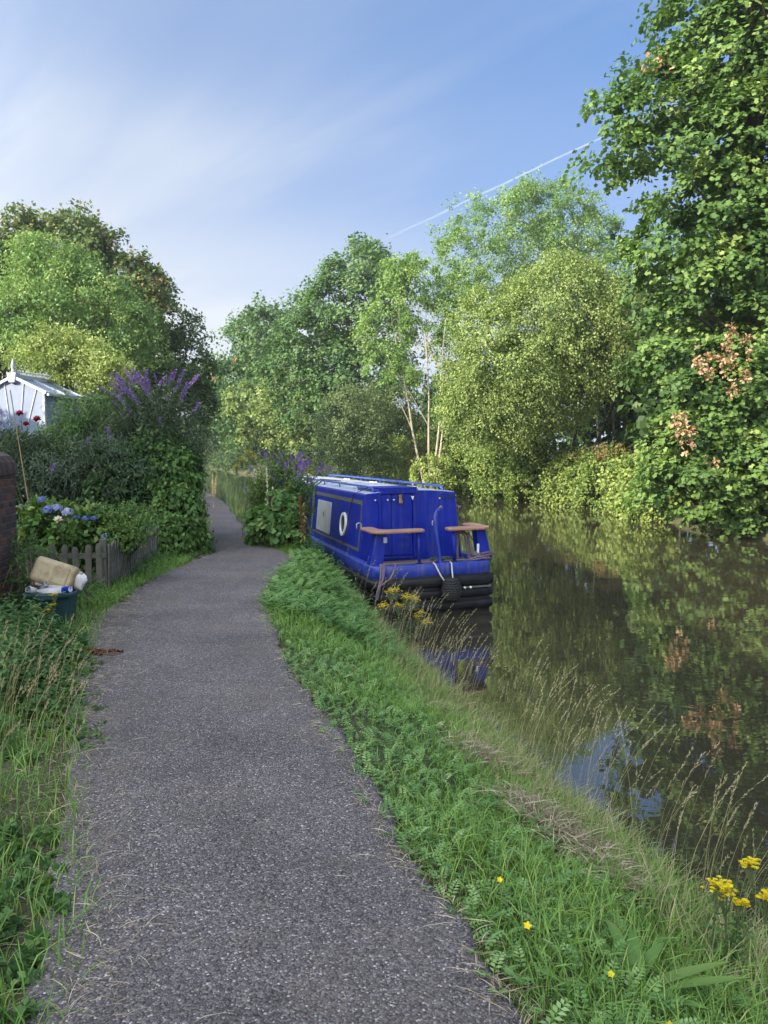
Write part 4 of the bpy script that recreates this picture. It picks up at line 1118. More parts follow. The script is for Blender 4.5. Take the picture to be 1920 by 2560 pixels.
    for i in range(120):
        y = 60 + 200 * (i / 120) ** 1.4; k = i % 2
        x = float(xr(y)) + (r2.uniform(-.2, .6) if k else r2.uniform(.8, 3.5))
        bl.append((x, y, r2.uniform(-.6, -.1) if k else r2.uniform(-.1, 1.8) + (y - 60) * .012, (r2.uniform(.8, 1.2) if k else r2.uniform(1.0, 1.9)) + (y - 60) * .008))
    (V, F, T), _ = crown_arrays(bl, 1350, 34, (.4, .9), .32, .7, 'oval', tint=(.5, .25), clump_var=.25, back=.3, seed=42)  # dark leaf colour stands in for the shade under the overhanging trees
    put(link('waterside_scrub', np_mesh('waterside_scrub', V, F, M['l_dark'], T)), 'low green scrub edging the water round the bend', 'scrub', kind='stuff')
    # far off treeline beyond the bend
    bl = [(-160 + i * 11 + r2.uniform(-4, 4), 300 + r2.uniform(-30, 30), r2.uniform(3, 7), r2.uniform(5, 8)) for i in range(26)]
    (V, F, T), _ = crown_arrays(bl, 420, 30, (2, 3.5), 1.3, .8, 'oval', tint=(.55, .2), back=.3, seed=41)
    put(link('distant_treeline', np_mesh('distant_treeline', V, F, M['l_sycfar'], T)), 'hazy far treeline beyond the bend of the canal', 'treeline', kind='stuff')
    # dead branch dipping into the water
    m = MB().tube([(9.55, 24.2, -.1), (9.45, 24.0, -.3), (9.25, 23.9, -.55), (9.2, 23.85, -1.2)], [.035, .04, .04, .03], 7)
    o = m.build('dead_branch', M['bark_pale'], None, smooth=True)
    put(o, 'bare pale branch dipping into the water under the sycamore thicket', 'branch')


# ---------------- trees beyond the gardens on the near side
def build_near_side_trees():
    tree('sycamore_tree', 'tall browning sycamore whose top rises highest on the towpath side', on(-19.5, 51), LBROWN, 'l_brown', trunk_r=.35, top=(-19.3, 49, 14), nlimb=26,
         nclump=440, nper=48, rc=(.4, 1.25), leaf=.26, width=.95, shape='lobed', droop=.2, up=.35, tint=(.33, .24), clump_var=.2, inner=.15, back=.35, shag=.35, pocket=3.0, seed=51)
    tree('ash_tree', 'light green ash in front of the browning sycamore', on(-16.4, 42), LASH, 'l_ash', 'bark', trunk_r=.25, top=(-16.2, 41, 10), nlimb=22, stems=2, spread=.6,
         nclump=460, nper=60, rc=(.4, 1.15), leaf=.24, width=.5, shape='spray', droop=.35, up=.25, twig_up=.6, tint=(.55, .2), clump_var=.2, inner=.15, shag=.38, pocket=2.6, seed=52)
    tree('lime_tree', 'dark rounded tree sloping down to the canal gap on the towpath side', on(-17.5, 61), LDARK, 'l_dark', trunk_r=.35, top=(-17.6, 59.5, 9), nlimb=16,
         nclump=640, nper=44, rc=(.6, 1.2), leaf=.26, width=.8, tint=(.62, .2), clump_var=.15, inner=.2, shag=.2, pocket=3.2, seed=53)
    tree('yew_tree', 'dark tree cut off by the frame edge, left of the light green ash', on(-21.5, 44), LLEFT, 'l_dark', trunk_r=.3, top=(-21.5, 43, 9), nlimb=10,
         nclump=300, nper=42, rc=(.6, 1.1), leaf=.24, width=.6, tint=(.5, .2), clump_var=.15, inner=.2, pocket=2.8, seed=54)
    tree('plum_tree', 'sunlit light green garden tree behind the conservatory', on(-11.2, 27.2), LYEL, 'l_haw', trunk_r=.12, top=(-10.9, 26.3, 3.8), nlimb=16, stems=4, spread=.8,
         nclump=300, nper=44, rc=(.25, .8), leaf=.1, width=.62, twig_up=1.3, droop=.05, tint=(.75, .2), clump_var=.15, inner=.1, shag=.6, seed=55)
    # low filler beyond: bushes along the path further on
    r2 = random.Random(8)
    for k, (x, y, h, lab) in enumerate(((-8.3, 24, 1.5, 'dark bush on the towpath edge just past the vine-covered corner'), (-10.8, 31.5, 1.7, 'dark bush beside the towpath, second past the vine-covered corner'), (-14.5, 42, 2.2, 'dark bush where the towpath disappears'))):
        bl = [(x + r2.uniform(-.7, .7), y + r2.uniform(-2, 2), h * r2.uniform(.3, .8), r2.uniform(.8, 1.2)) for _ in range(7)]
        tree('hedge_bush', lab, on(x, y), bl, 'l_dark', trunk_r=.06, nlimb=6, stems=3, spread=.5, cat='bush', group='bushes along the far towpath',
             nclump=220, nper=40, rc=(.3, .5), leaf=.14, width=.6, tint=(.5, .2), seed=60 + k)


# unseen conifer hedge added on the garden side, shaped to shade towpath and boat
def build_shade_hedge():
    ys = np.linspace(-22, 31, 90)
    top = np.interp(ys, [-22, 1, 5, 9, 14, 18, 31], [12.2, 12.1, 11.0, 9.6, 7.8, 6.8, 5.2])
    prof = [(-1.3, 0), (-1.45, .3), (-1.3, .75), (-.9, .95), (0, 1), (.9, .95), (1.3, .75), (1.45, .3), (1.3, 0)]
    V = []
    for y, h in zip(ys, top):
        hh = h + .25 * math.sin(y * 2.1) + .2 * math.sin(y * 5.3 + 1)
        for (dx, s) in prof:
            V.append((-18.6 + dx + .15 * math.sin(y * 3.3 + s * 9), y, s * hh - .1))
    n = len(prof); V = np.array(V)
    i, j = np.meshgrid(np.arange(len(ys) - 1), np.arange(n - 1), indexing='ij'); q = (i * n + j).ravel()
    root = empty('shade_hedge', (-18.6, 4.5, 0))
    put(root, 'unseen tall conifer hedge added to shade the towpath and boat', 'hedge')
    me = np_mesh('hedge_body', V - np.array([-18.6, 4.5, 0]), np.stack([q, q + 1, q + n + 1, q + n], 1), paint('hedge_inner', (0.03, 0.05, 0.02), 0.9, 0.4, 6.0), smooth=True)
    link('hedge_body', me, root)
    k = 9000
    yy = rng.uniform(-22, 31, k); h = np.interp(yy, ys, top); a = rng.uniform(0, math.pi, k)
    P = np.stack([np.cos(a) * 1.45, yy - 4.5, np.where(rng.random(k) < .5, np.sin(a) * h, rng.uniform(.1, 1, k) * h)], 1)
    O = np.stack([np.cos(a), np.zeros(k), np.sin(a) + .4], 1)
    V, F, T = leaf_arrays(P, unit(O + rand_dir(k) * .6), rand_dir(k), .35, .14, rng.uniform(.2, .8, k), 'oval')
    link('foliage', np_mesh('foliage', V, F, M['l_dark'], T), root)


build_far_bank()
build_near_side_trees()
build_shade_hedge()


# ------------------------------------------------------------------ garden side: conservatory, wall, fence
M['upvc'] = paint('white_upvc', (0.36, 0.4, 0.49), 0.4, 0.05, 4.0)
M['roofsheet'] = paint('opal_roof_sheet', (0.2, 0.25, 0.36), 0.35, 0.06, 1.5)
M['fencewood'] = paint('weathered_wood', (0.12, 0.115, 0.095), 0.9, 0.4, 14.0, bump=0.5, dirt=(0.06, 0.085, 0.045), dirt_scale=5.0, dirt_amt=0.8, streak=(0.05, 0.05, 0.04), streak_amt=0.7)
M['mortar'] = paint('mortar', (0.16, 0.14, 0.12), 0.95, 0.25, 20.0, bump=0.5)
BRICKS = [paint('brick_%s' % n, c, 0.9, 0.35, 18.0, bump=0.5, dirt=(0.035, 0.03, 0.03), dirt_scale=9.0, dirt_amt=0.7) for n, c in
          (('brown', (0.13, 0.07, 0.05)), ('dark', (0.07, 0.05, 0.045)), ('red', (0.17, 0.075, 0.05)), ('plum', (0.1, 0.06, 0.06)))]


def build_conservatory():
    """Gable-fronted conservatory: sunburst gable, low pitched roof, crested ridge with two finials."""
    root = empty('conservatory', (-11.45, 24.0, 0), rz=R(-12))
    put(root, 'white gabled conservatory with finials showing above the garden shrubs', 'conservatory')
    hw, zr, ze, dp = 1.05, 4.02, 3.58, 2.7               # half width, ridge, eaves, depth (local: front at y=0)

    def bar(a, b, w=.05, nm='roof_bar'):
        a, b = Vector(a), Vector(b); d = b - a
        rot = d.to_track_quat('X', 'Z').to_matrix()
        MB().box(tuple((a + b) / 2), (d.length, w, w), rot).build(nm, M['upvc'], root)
    # front: glazed gable over a glazed wall, bars fanning out
    c = (0, -.0, 2.25)
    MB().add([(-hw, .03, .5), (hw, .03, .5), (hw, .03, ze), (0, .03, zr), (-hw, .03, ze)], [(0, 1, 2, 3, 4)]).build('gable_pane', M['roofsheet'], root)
    for x, z in ((-.78, ze + .1), (-.34, ze + .29), (.34, ze + .29), (.78, ze + .1)):
        bar((x * .45, .02, 2.3), (x, .02, z), .032, 'gable_bar')
    bar((-hw, 0, 2.28), (hw, 0, 2.28), .06, 'transom')
    for x in (-hw, -.45, .45, hw):
        bar((x, 0, 0), (x, 0, 2.28 if abs(x) < 1 else ze), .07, 'mullion')
    for s in (-1, 1):
        bar((s * (hw + .12), -.03, ze - .05), (0, -.03, zr + .03), .09, 'bargeboard')
        MB().add([(0, 0, zr), (s * (hw + .15), 0, ze - .06), (s * (hw + .15), dp, ze - .06), (0, dp, zr), (0, 0, zr - .03), (s * (hw + .15), 0, ze - .09), (s * (hw + .15), dp, ze - .09), (0, dp, zr - .03)],
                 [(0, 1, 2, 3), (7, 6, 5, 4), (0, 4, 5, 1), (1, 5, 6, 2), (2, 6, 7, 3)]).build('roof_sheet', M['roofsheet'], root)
        for y in (.05, .9, 1.8, dp):
            bar((0, y, zr + .02), (s * (hw + .15), y, ze - .04), .05)
        bar((s * (hw + .17), -.05, ze - .1), (s * (hw + .17), dp, ze - .1), .08, 'gutter')
        MB().add([(s * hw, 0, .5), (s * hw, dp, .5), (s * hw, dp, ze - .1), (s * hw, 0, ze - .1)], [(0, 1, 2, 3)]).build('side_pane', M['roofsheet'], root)
        for y in (.9, 1.8, dp):
            bar((s * (hw + .02), y, .4), (s * (hw + .02), y, ze - .1), .07, 'mullion')
        MB().box((s * hw, dp / 2, .25), (.12, dp, .5)).build('dwarf_wall', M['upvc'], root)
    MB().box((0, .0, .25), (2 * hw + .1, .12, .5)).build('dwarf_wall', M['upvc'], root)
    bar((0, -.05, zr + .05), (0, dp, zr + .05), .12, 'ridge')
    MB().add([(-.17, -.1, zr + .14), (.17, -.1, zr + .14), (.1, -.1, zr - .16), (-.1, -.1, zr - .16), (-.17, .12, zr + .14), (.17, .12, zr + .14), (.1, .12, zr - .16), (-.1, .12, zr - .16)],
             [(0, 1, 2, 3), (7, 6, 5, 4), (0, 4, 5, 1), (1, 5, 6, 2), (2, 6, 7, 3), (3, 7, 4, 0)]).build('ridge_cap', M['upvc'], root, bevel=.015)
    spike = MB().tube([(0, 0, 0), (0, 0, .16)], [.016, .007], 5).mesh('cresting_spike', M['upvc'])
    for i in range(30):
        link('cresting_spike', spike, root, loc=(0, .2 + i * .075, zr + .1))
    bar((0, .1, zr + .2), (0, 2.45, zr + .2), .02, 'cresting_rail')
    fin = MB().lathe([(.085, 0), (.075, .13), (.04, .15), (.065, .2), (.06, .25), (.08, .3), (.045, .44), (.0, .62)], 10).mesh('finial', M['upvc'], True)
    for y, s in ((0, .82), (2.55, .78)):
        link('finial', fin, root, loc=(0, y, zr + .1), scale=(s, s, s))


def build_wall():
    """End of an old brick wall with a rounded brick-on-edge top, running towards the viewer on the garden side."""
    root = empty('brick_wall', (-4.0, 8.35, 0), rz=R(9.5))
    put(root, 'end of an old dark brick wall with rounded coping', 'wall', kind='thing')
    th, ln, hh = .42, 3.2, 1.44                      # local: x 0..-th (path face at x=0), y 0..-ln
    MB().box((-th / 2, -ln / 2, hh / 2), (th - .016, ln - .01, hh)).build('mortar_core', M['mortar'], root)
    bm = [MB().box((0, 0, 0), (.1, .215, .065)).mesh('brick', m) for m in BRICKS]
    for me in bm:
        b = bmesh.new(); b.from_mesh(me)
        bmesh.ops.bevel(b, geom=b.edges[:], offset=.006, segments=1, affect='EDGES')
        b.to_mesh(me); b.free()
    r2 = random.Random(2)
    for c in range(19):
        z = .035 + c * .0755
        off = .1125 if c % 2 else 0
        for k in range(8):
            y = -.112 - k * .225 - off
            o = link('brick', r2.choice(bm), root, loc=(-.05 + r2.uniform(-.004, .006), y, z), rot=(0, 0, r2.uniform(-.02, .02)))
        for k in range(2):
            x = -.11 - k * .2
            link('brick', r2.choice(bm), root, loc=(x, -.045 + r2.uniform(-.003, .005), z), rot=(0, 0, R(90)))
    # coping: rounded bricks laid on edge across the wall
    for k in range(26):
        y0 = -.002 - k * .078
        mb = MB(); n = 9
        prof = [(-th / 2 + (th / 2 + .03) * math.cos(a), hh + .02 + .2 * math.sin(a)) for a in [math.pi * i / (n - 1) for i in range(n)]] + [(-th - .03, hh - .04), (.03, hh - .04)]
        kk = len(prof); d = .068
        mb.add([(x, y0, z) for x, z in prof] + [(x, y0 - d, z) for x, z in prof], [tuple(range(kk)), tuple(reversed(range(kk, 2 * kk)))] + [(i, kk + i, kk + (i + 1) % kk, (i + 1) % kk) for i in range(kk)])
        mb.build('coping_brick', r2.choice(BRICKS), root, bevel=.008)
    MB().box((-th / 2, -1.02, hh + .06), (th - .04, 2.0, .2)).build('coping_mortar', M['mortar'], root)


def build_fence():
    root = empty('picket_fence', (-3.3, 8.95, 0))
    put(root, 'low weathered grey picket fence round the cottage garden', 'fence')
    pts = [Vector((-4.5, 8.75)), Vector((-3.27, 8.95)), Vector((-3.62, 12.5))]
    w, h = .068, .6
    variants = []
    r2 = random.Random(6)
    for q in range(4):
        m = MB(); hh = h + r2.uniform(-.02, .02); e = r2.uniform(.02, .035)
        m.prism([(-w / 2, 0), (w / 2, 0), (w / 2, hh - e), (w * .22, hh), (-w * .22, hh), (-w / 2, hh - e)], -.009, .009, Matrix.Rotation(R(90), 4, 'X'))
        variants.append(m.mesh('picket', M['fencewood']))
    c = Vector((-3.3, 8.95))
    for a, b in zip(pts, pts[1:]):
        d = b - a; L = d.length; n = int(L / .124)
        ang = math.atan2(d.y, d.x)
        nrm = Vector((d.y, -d.x)).normalized()
        for i in range(n):
            p = a + d * ((i + .5) / n) - c + nrm * .022
            link('picket', r2.choice(variants), root, loc=(p.x, p.y, gz(p.x + c.x, p.y + c.y) - .02), rot=(r2.uniform(-.03, .03), r2.uniform(-.035, .035), ang))
        for z in (.16, .44):
            mid = (a + b) / 2 - c
            MB().box((0, 0, 0), (L, .03, .06)).build('rail', M['fencewood'], root, loc=(mid.x, mid.y, z), rot=(0, 0, ang))
        for s in ((0.02, .98) if a is pts[0] else (.5, 1.0)):
            p = a + d * s - c - nrm * .05
            MB().box((0, 0, .3), (.075, .075, .66)).build('post', M['fencewood'], root, loc=(p.x, p.y, 0), rot=(0, 0, ang), bevel=.006)


build_conservatory()
build_wall()
build_fence()

# ------------------------------------------------------------------ recycling box and what is in it
M['boxgreen'] = paint('green_plastic', (0.018, 0.06, 0.065), 0.4, 0.15, 5.0, dirt=(0.06, 0.07, 0.06), dirt_amt=0.4)
M['can_silver'] = paint('can_silver', (0.6, 0.6, 0.62), 0.25, 0.05, 5.0, metal=0.8)
M['can_blue'] = paint('can_blue', (0.01, 0.05, 0.4), 0.25, 0.1, 5.0, metal=0.3)
M['can_red'] = paint('can_red', (0.5, 0.03, 0.03), 0.3, 0.1, 5.0)
M['bag'] = paint('thin_plastic_bag', (0.5, 0.5, 0.52), 0.3, 0.15, 12.0, spec=0.6)
M['bagwhite'] = paint('white_plastic_bag', (0.72, 0.72, 0.72), 0.4, 0.06, 9.0, dirt=(0.5, 0.25, 0.2), dirt_amt=0.35)
M['jerry'] = paint('yellowed_plastic', (0.42, 0.34, 0.2), 0.45, 0.1, 4.0, dirt=(0.13, 0.075, 0.03), dirt_scale=6.0, dirt_amt=0.85)
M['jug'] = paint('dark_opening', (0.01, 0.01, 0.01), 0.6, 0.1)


def crumple(c, s, seed, n=14):
    """A crumpled bag: a ball pushed about."""
    bm = bmesh.new()
    bmesh.ops.create_icosphere(bm, subdivisions=3, radius=1)
    r2 = random.Random(seed)
    ds = [(Vector((r2.gauss(0, 1), r2.gauss(0, 1), r2.gauss(0, 1))).normalized(), r2.uniform(-.35, .45), r2.uniform(6, 16)) for _ in range(n)]
    for v in bm.verts:
        d = v.co.normalized()
        k = 1 + sum(a * math.exp(-f * (1 - d.dot(q))) for q, a, f in ds) + r2.uniform(-.05, .05)
        v.co = Vector((d.x * s[0], d.y * s[1], d.z * s[2])) * k + Vector(c)
    me = bpy.data.meshes.new('bag'); bm.to_mesh(me); bm.free()
    return me


def build_box():
    bx, by = -3.2, 7.35
    root = empty('recycling_box', (bx, by, -.01), rz=R(8))
    put(root, 'dark green open recycling box full of rubbish by the picket fence', 'recycling box')

    def rr(hx, hy, r, n=5):
        o = []
        for (sx, sy, a0) in ((1, -1, -90), (1, 1, 0), (-1, 1, 90), (-1, -1, 180)):
            for k in range(n):
                a = R(a0 + 90 * k / (n - 1)); o.append((sx * (hx - r) + r * math.cos(a), sy * (hy - r) + r * math.sin(a)))
        return o
    rings = [(rr(.175, .13, .04), 0), (rr(.205, .155, .05), .27), (rr(.207, .157, .05), .275), (rr(.235, .185, .06), .275), (rr(.24, .19, .06), .285), (rr(.238, .188, .06), .315), (rr(.225, .175, .055), .32), (rr(.205, .155, .05), .312), (rr(.17, .125, .04), .015)]
    m = MB(); n = len(rings[0][0])
    m.v = [(x, y, z) for o, z in rings for x, y in o]
    for i in range(len(rings) - 1):
        for k in range(n):
            m.f.append((i * n + k, i * n + (k + 1) % n, (i + 1) * n + (k + 1) % n, (i + 1) * n + k))
    m.f.append(tuple(reversed(range(n)))); m.f.append(tuple(range((len(rings) - 1) * n, len(rings) * n)))
    m.build('box_body', M['boxgreen'], root, smooth=True)
    MB().box((0, -.2, .285), (.2, .025, .06)).build('handle', M['boxgreen'], root, bevel=.01)
    T = Matrix.Translation(root.location) @ root.rotation_euler.to_matrix().to_4x4()

    def w(p): return T @ Vector(p)
    # jerrycan lying tilted on top: rounded slab with a moulded panel, handle and neck
    jc = empty('jerrycan', w((0.02, .04, .47)))
    jc.rotation_euler = (R(-14), R(19), R(6))
    put(jc, 'stained yellow-white plastic jerrycan lying on top of the rubbish', 'jerrycan')
    body = MB().box((0, 0, 0), (.4, .19, .25))
    b = body.build('jerrycan_body', M['jerry'], jc, bevel=.045, seg=4)
    MB().box((.07, -.098, -.0), (.14, .012, .17)).build('moulded_panel', M['jerry'], jc, bevel=.005)
    MB().tube([(-.13, .085, .05), (-.11, .125, .05), (.02, .13, .05), (.05, .085, .05)], .014, 8).build('jerrycan_handle', M['jerry'], jc, smooth=True)
    MB().lathe([(.035, 0), (.035, .045), (.03, .05)], 14, Matrix.Rotation(R(90), 4, 'Y'), (.19, 0, .06)).build('neck', M['jerry'], jc, smooth=True)

    def can(name, label, p, rot, mat, print_=None):
        c = empty(name, w(p)); c.rotation_euler = rot
        put(c, label, 'can')
        MB().lathe([(.02, -.06), (.027, -.06), (.033, -.052), (.033, .046), (.027, .058), (.028, .061), (.025, .058), (.0, .056)], 18).build('can_body', M[mat], c, smooth=True)
        MB().lathe([(.026, .0585), (.026, .0595)], 18).build('can_lid', M['can_silver'], c)
        MB().lathe([(.009, .0597), (.009, .0602)], 10, None, (0, .011, 0)).build('opening', M['jug'], c)
        MB().box((0, -.005, .062), (.012, .022, .002)).build('pull_tab', M['can_silver'], c)
        if print_ == 'swirl':       # red, white and blue roundel printed on the side
            for mt, a0, a1, z0, z1 in (('white', -1.0, 1.0, -.012, .03), ('can_red', -.85, .85, .006, .03)):
                mb = MB(); k = 10
                for i in range(k):
                    a = -math.pi / 2 + a0 + (a1 - a0) * i / (k - 1); rr_ = .0334 if mt == 'white' else .0338
                    sw = .006 * math.sin((i / (k - 1) - .5) * 5)
                    mb.v += [(rr_ * math.cos(a), rr_ * math.sin(a), z0 + sw), (rr_ * math.cos(a), rr_ * math.sin(a), z1 + sw * .4)]
                for i in range(k - 1): mb.f.append((2 * i, 2 * i + 2, 2 * i + 3, 2 * i + 1))
                mb.build('printed_mark', M[mt], c)
        if print_ == 'stripe':
            MB().lathe([(.0335, -.02), (.0335, .012)], 18).build('printed_band', M['can_red'], c)
    can('drink_can', 'white drink can with its open end facing out, in the recycling box', (-.16, -.1, .34), (R(72), R(8), R(-10)), 'white')
    can('drink_can', 'blue drink can with a red and white mark, in the recycling box', (.15, -.1, .335), (R(80), R(15), R(62)), 'can_blue', 'swirl')
    can('drink_can', 'silver and red drink can under the jerrycan', (-.14, .02, .39), (R(75), R(20), R(40)), 'white', 'stripe')
    can('drink_can', 'crushed pale can beside the grey plastic bag', (-.07, -.03, .37), (R(60), R(-30), R(70)), 'can_silver')
    for k, (p, s, mt, lab) in enumerate((((0.01, -.08, .31), (.12, .07, .05), 'bag', 'crumpled grey plastic bag at the front of the recycling box'),
                                         ((.07, -.02, .36), (.1, .06, .035), 'bag', 'flattened clear plastic wrapping under the jerrycan'),
                                         ((.22, .06, .4), (.075, .06, .08), 'bagwhite', 'white carrier bag poking out beside the jerrycan'))):
        me = crumple((0, 0, 0), s, 20 + k); me.materials.append(M[mt])
        put(link('plastic_bag', me, None, loc=w(p)), lab, 'plastic bag')
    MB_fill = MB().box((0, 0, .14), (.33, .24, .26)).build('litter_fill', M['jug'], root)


build_box()


# ------------------------------------------------------------------ garden plants and weeds
def panicle_mesh(n=70, L=.2, w=.028, mat='purple', seed=1, leaf=.022):
    r = np.random.default_rng(seed)
    s = r.random(n) ** .8; a = r.uniform(0, 6.28, n)
    rad = w * (1 - s * .85)
    P = np.stack([np.cos(a) * rad * .6, np.sin(a) * rad * .6, s * L], 1)
    D = unit(np.stack([np.cos(a), np.sin(a), np.full(n, .5)], 1) + r.normal(0, .25, (n, 3)))
    V, F, T = leaf_arrays(P, D, rand_dir(n, r), leaf, leaf * .9, r.uniform(.1, .9, n), 'oval')
    return np_mesh('flower_spike', V, F, M[mat], T)


SPIKES = [panicle_mesh(seed=s, L=l) for s, l in ((1, .17), (2, .22), (3, .27))]


def aim(d):
    return Vector(d).to_track_quat('Z', 'Y').to_euler()


def shrub_of_stems(name, label, base, blobs, n, K, leaf, width, leafmat, droop=.2, spikes=0, seed=3, cat='shrub', base_r=.3, shape='lance', tint=(.5, .2), group=None, stem='stem', inward=.55, stem_r=.006,
                   low=0.0, pairs=2, spike_up=.5, sag=0.0, spike_scale=1.0, start=.3, own_root=0.0):
    """Many stems from one stool out to the outside of the given masses, leaves in pairs, flower spikes at the tips."""
    r = np.random.default_rng(seed)
    root = empty(name, base); put(root, label, cat, group)
    b = np.array(base)
    loc = [(x - b[0], y - b[1], z - b[2], q) for x, y, z, q in blobs]
    C, O = clumps_on(loc, n, up=.2, back=.6, r=r)
    B = np.array([(r.normal(0, base_r), r.normal(0, base_r), low) for _ in range(n)])
    # start part-way so that stems fan out of limbs
    st = B + (C - B) * inward * r.uniform(.5, 1.0, n)[:, None] * np.array([1, 1, 1])
    if own_root > 0:
        pass
    vec = (C - st) + np.array([0, 0, 1]) * droop * np.linalg.norm(C - st, axis=1)[:, None] * .9
    lv, sv, tips, tdir = stem_arrays(st, vec, K, leaf, width, droop=droop, start=start, shape=shape, tint=tint, seed=seed, stem_r=stem_r, pairs=pairs, sag=sag)
    link('foliage', np_mesh('foliage', *lv[:2], M[leafmat], lv[2]), root)
    link('stems', np_mesh('stems', sv[0], sv[1], M[stem]), root)
    m = MB()
    for i in r.choice(n, min(n, 26), replace=False):
        m.tube(limb_path(B[i] - np.array([0, 0, .1]), st[i], .05, 4), [.02, .017, .014, .01], 5)
    m.build('branches', M['bark'], root, smooth=True)
    if spikes:
        out = np.argsort(-(tips[:, 2] - .6 * tips[:, 1] + r.normal(0, .25, n)))[:spikes]
        for i in out:
            d = unit(tdir[i] + np.array([0, 0, spike_up]))
            k = spike_scale * float(r.uniform(.75, 1.35))
            put(link('flower_spike', SPIKES[int(r.integers(0, 3))], root, loc=tuple(tips[i]), rot=aim(d), scale=(k, k, k)), kind='stuff')
    return root


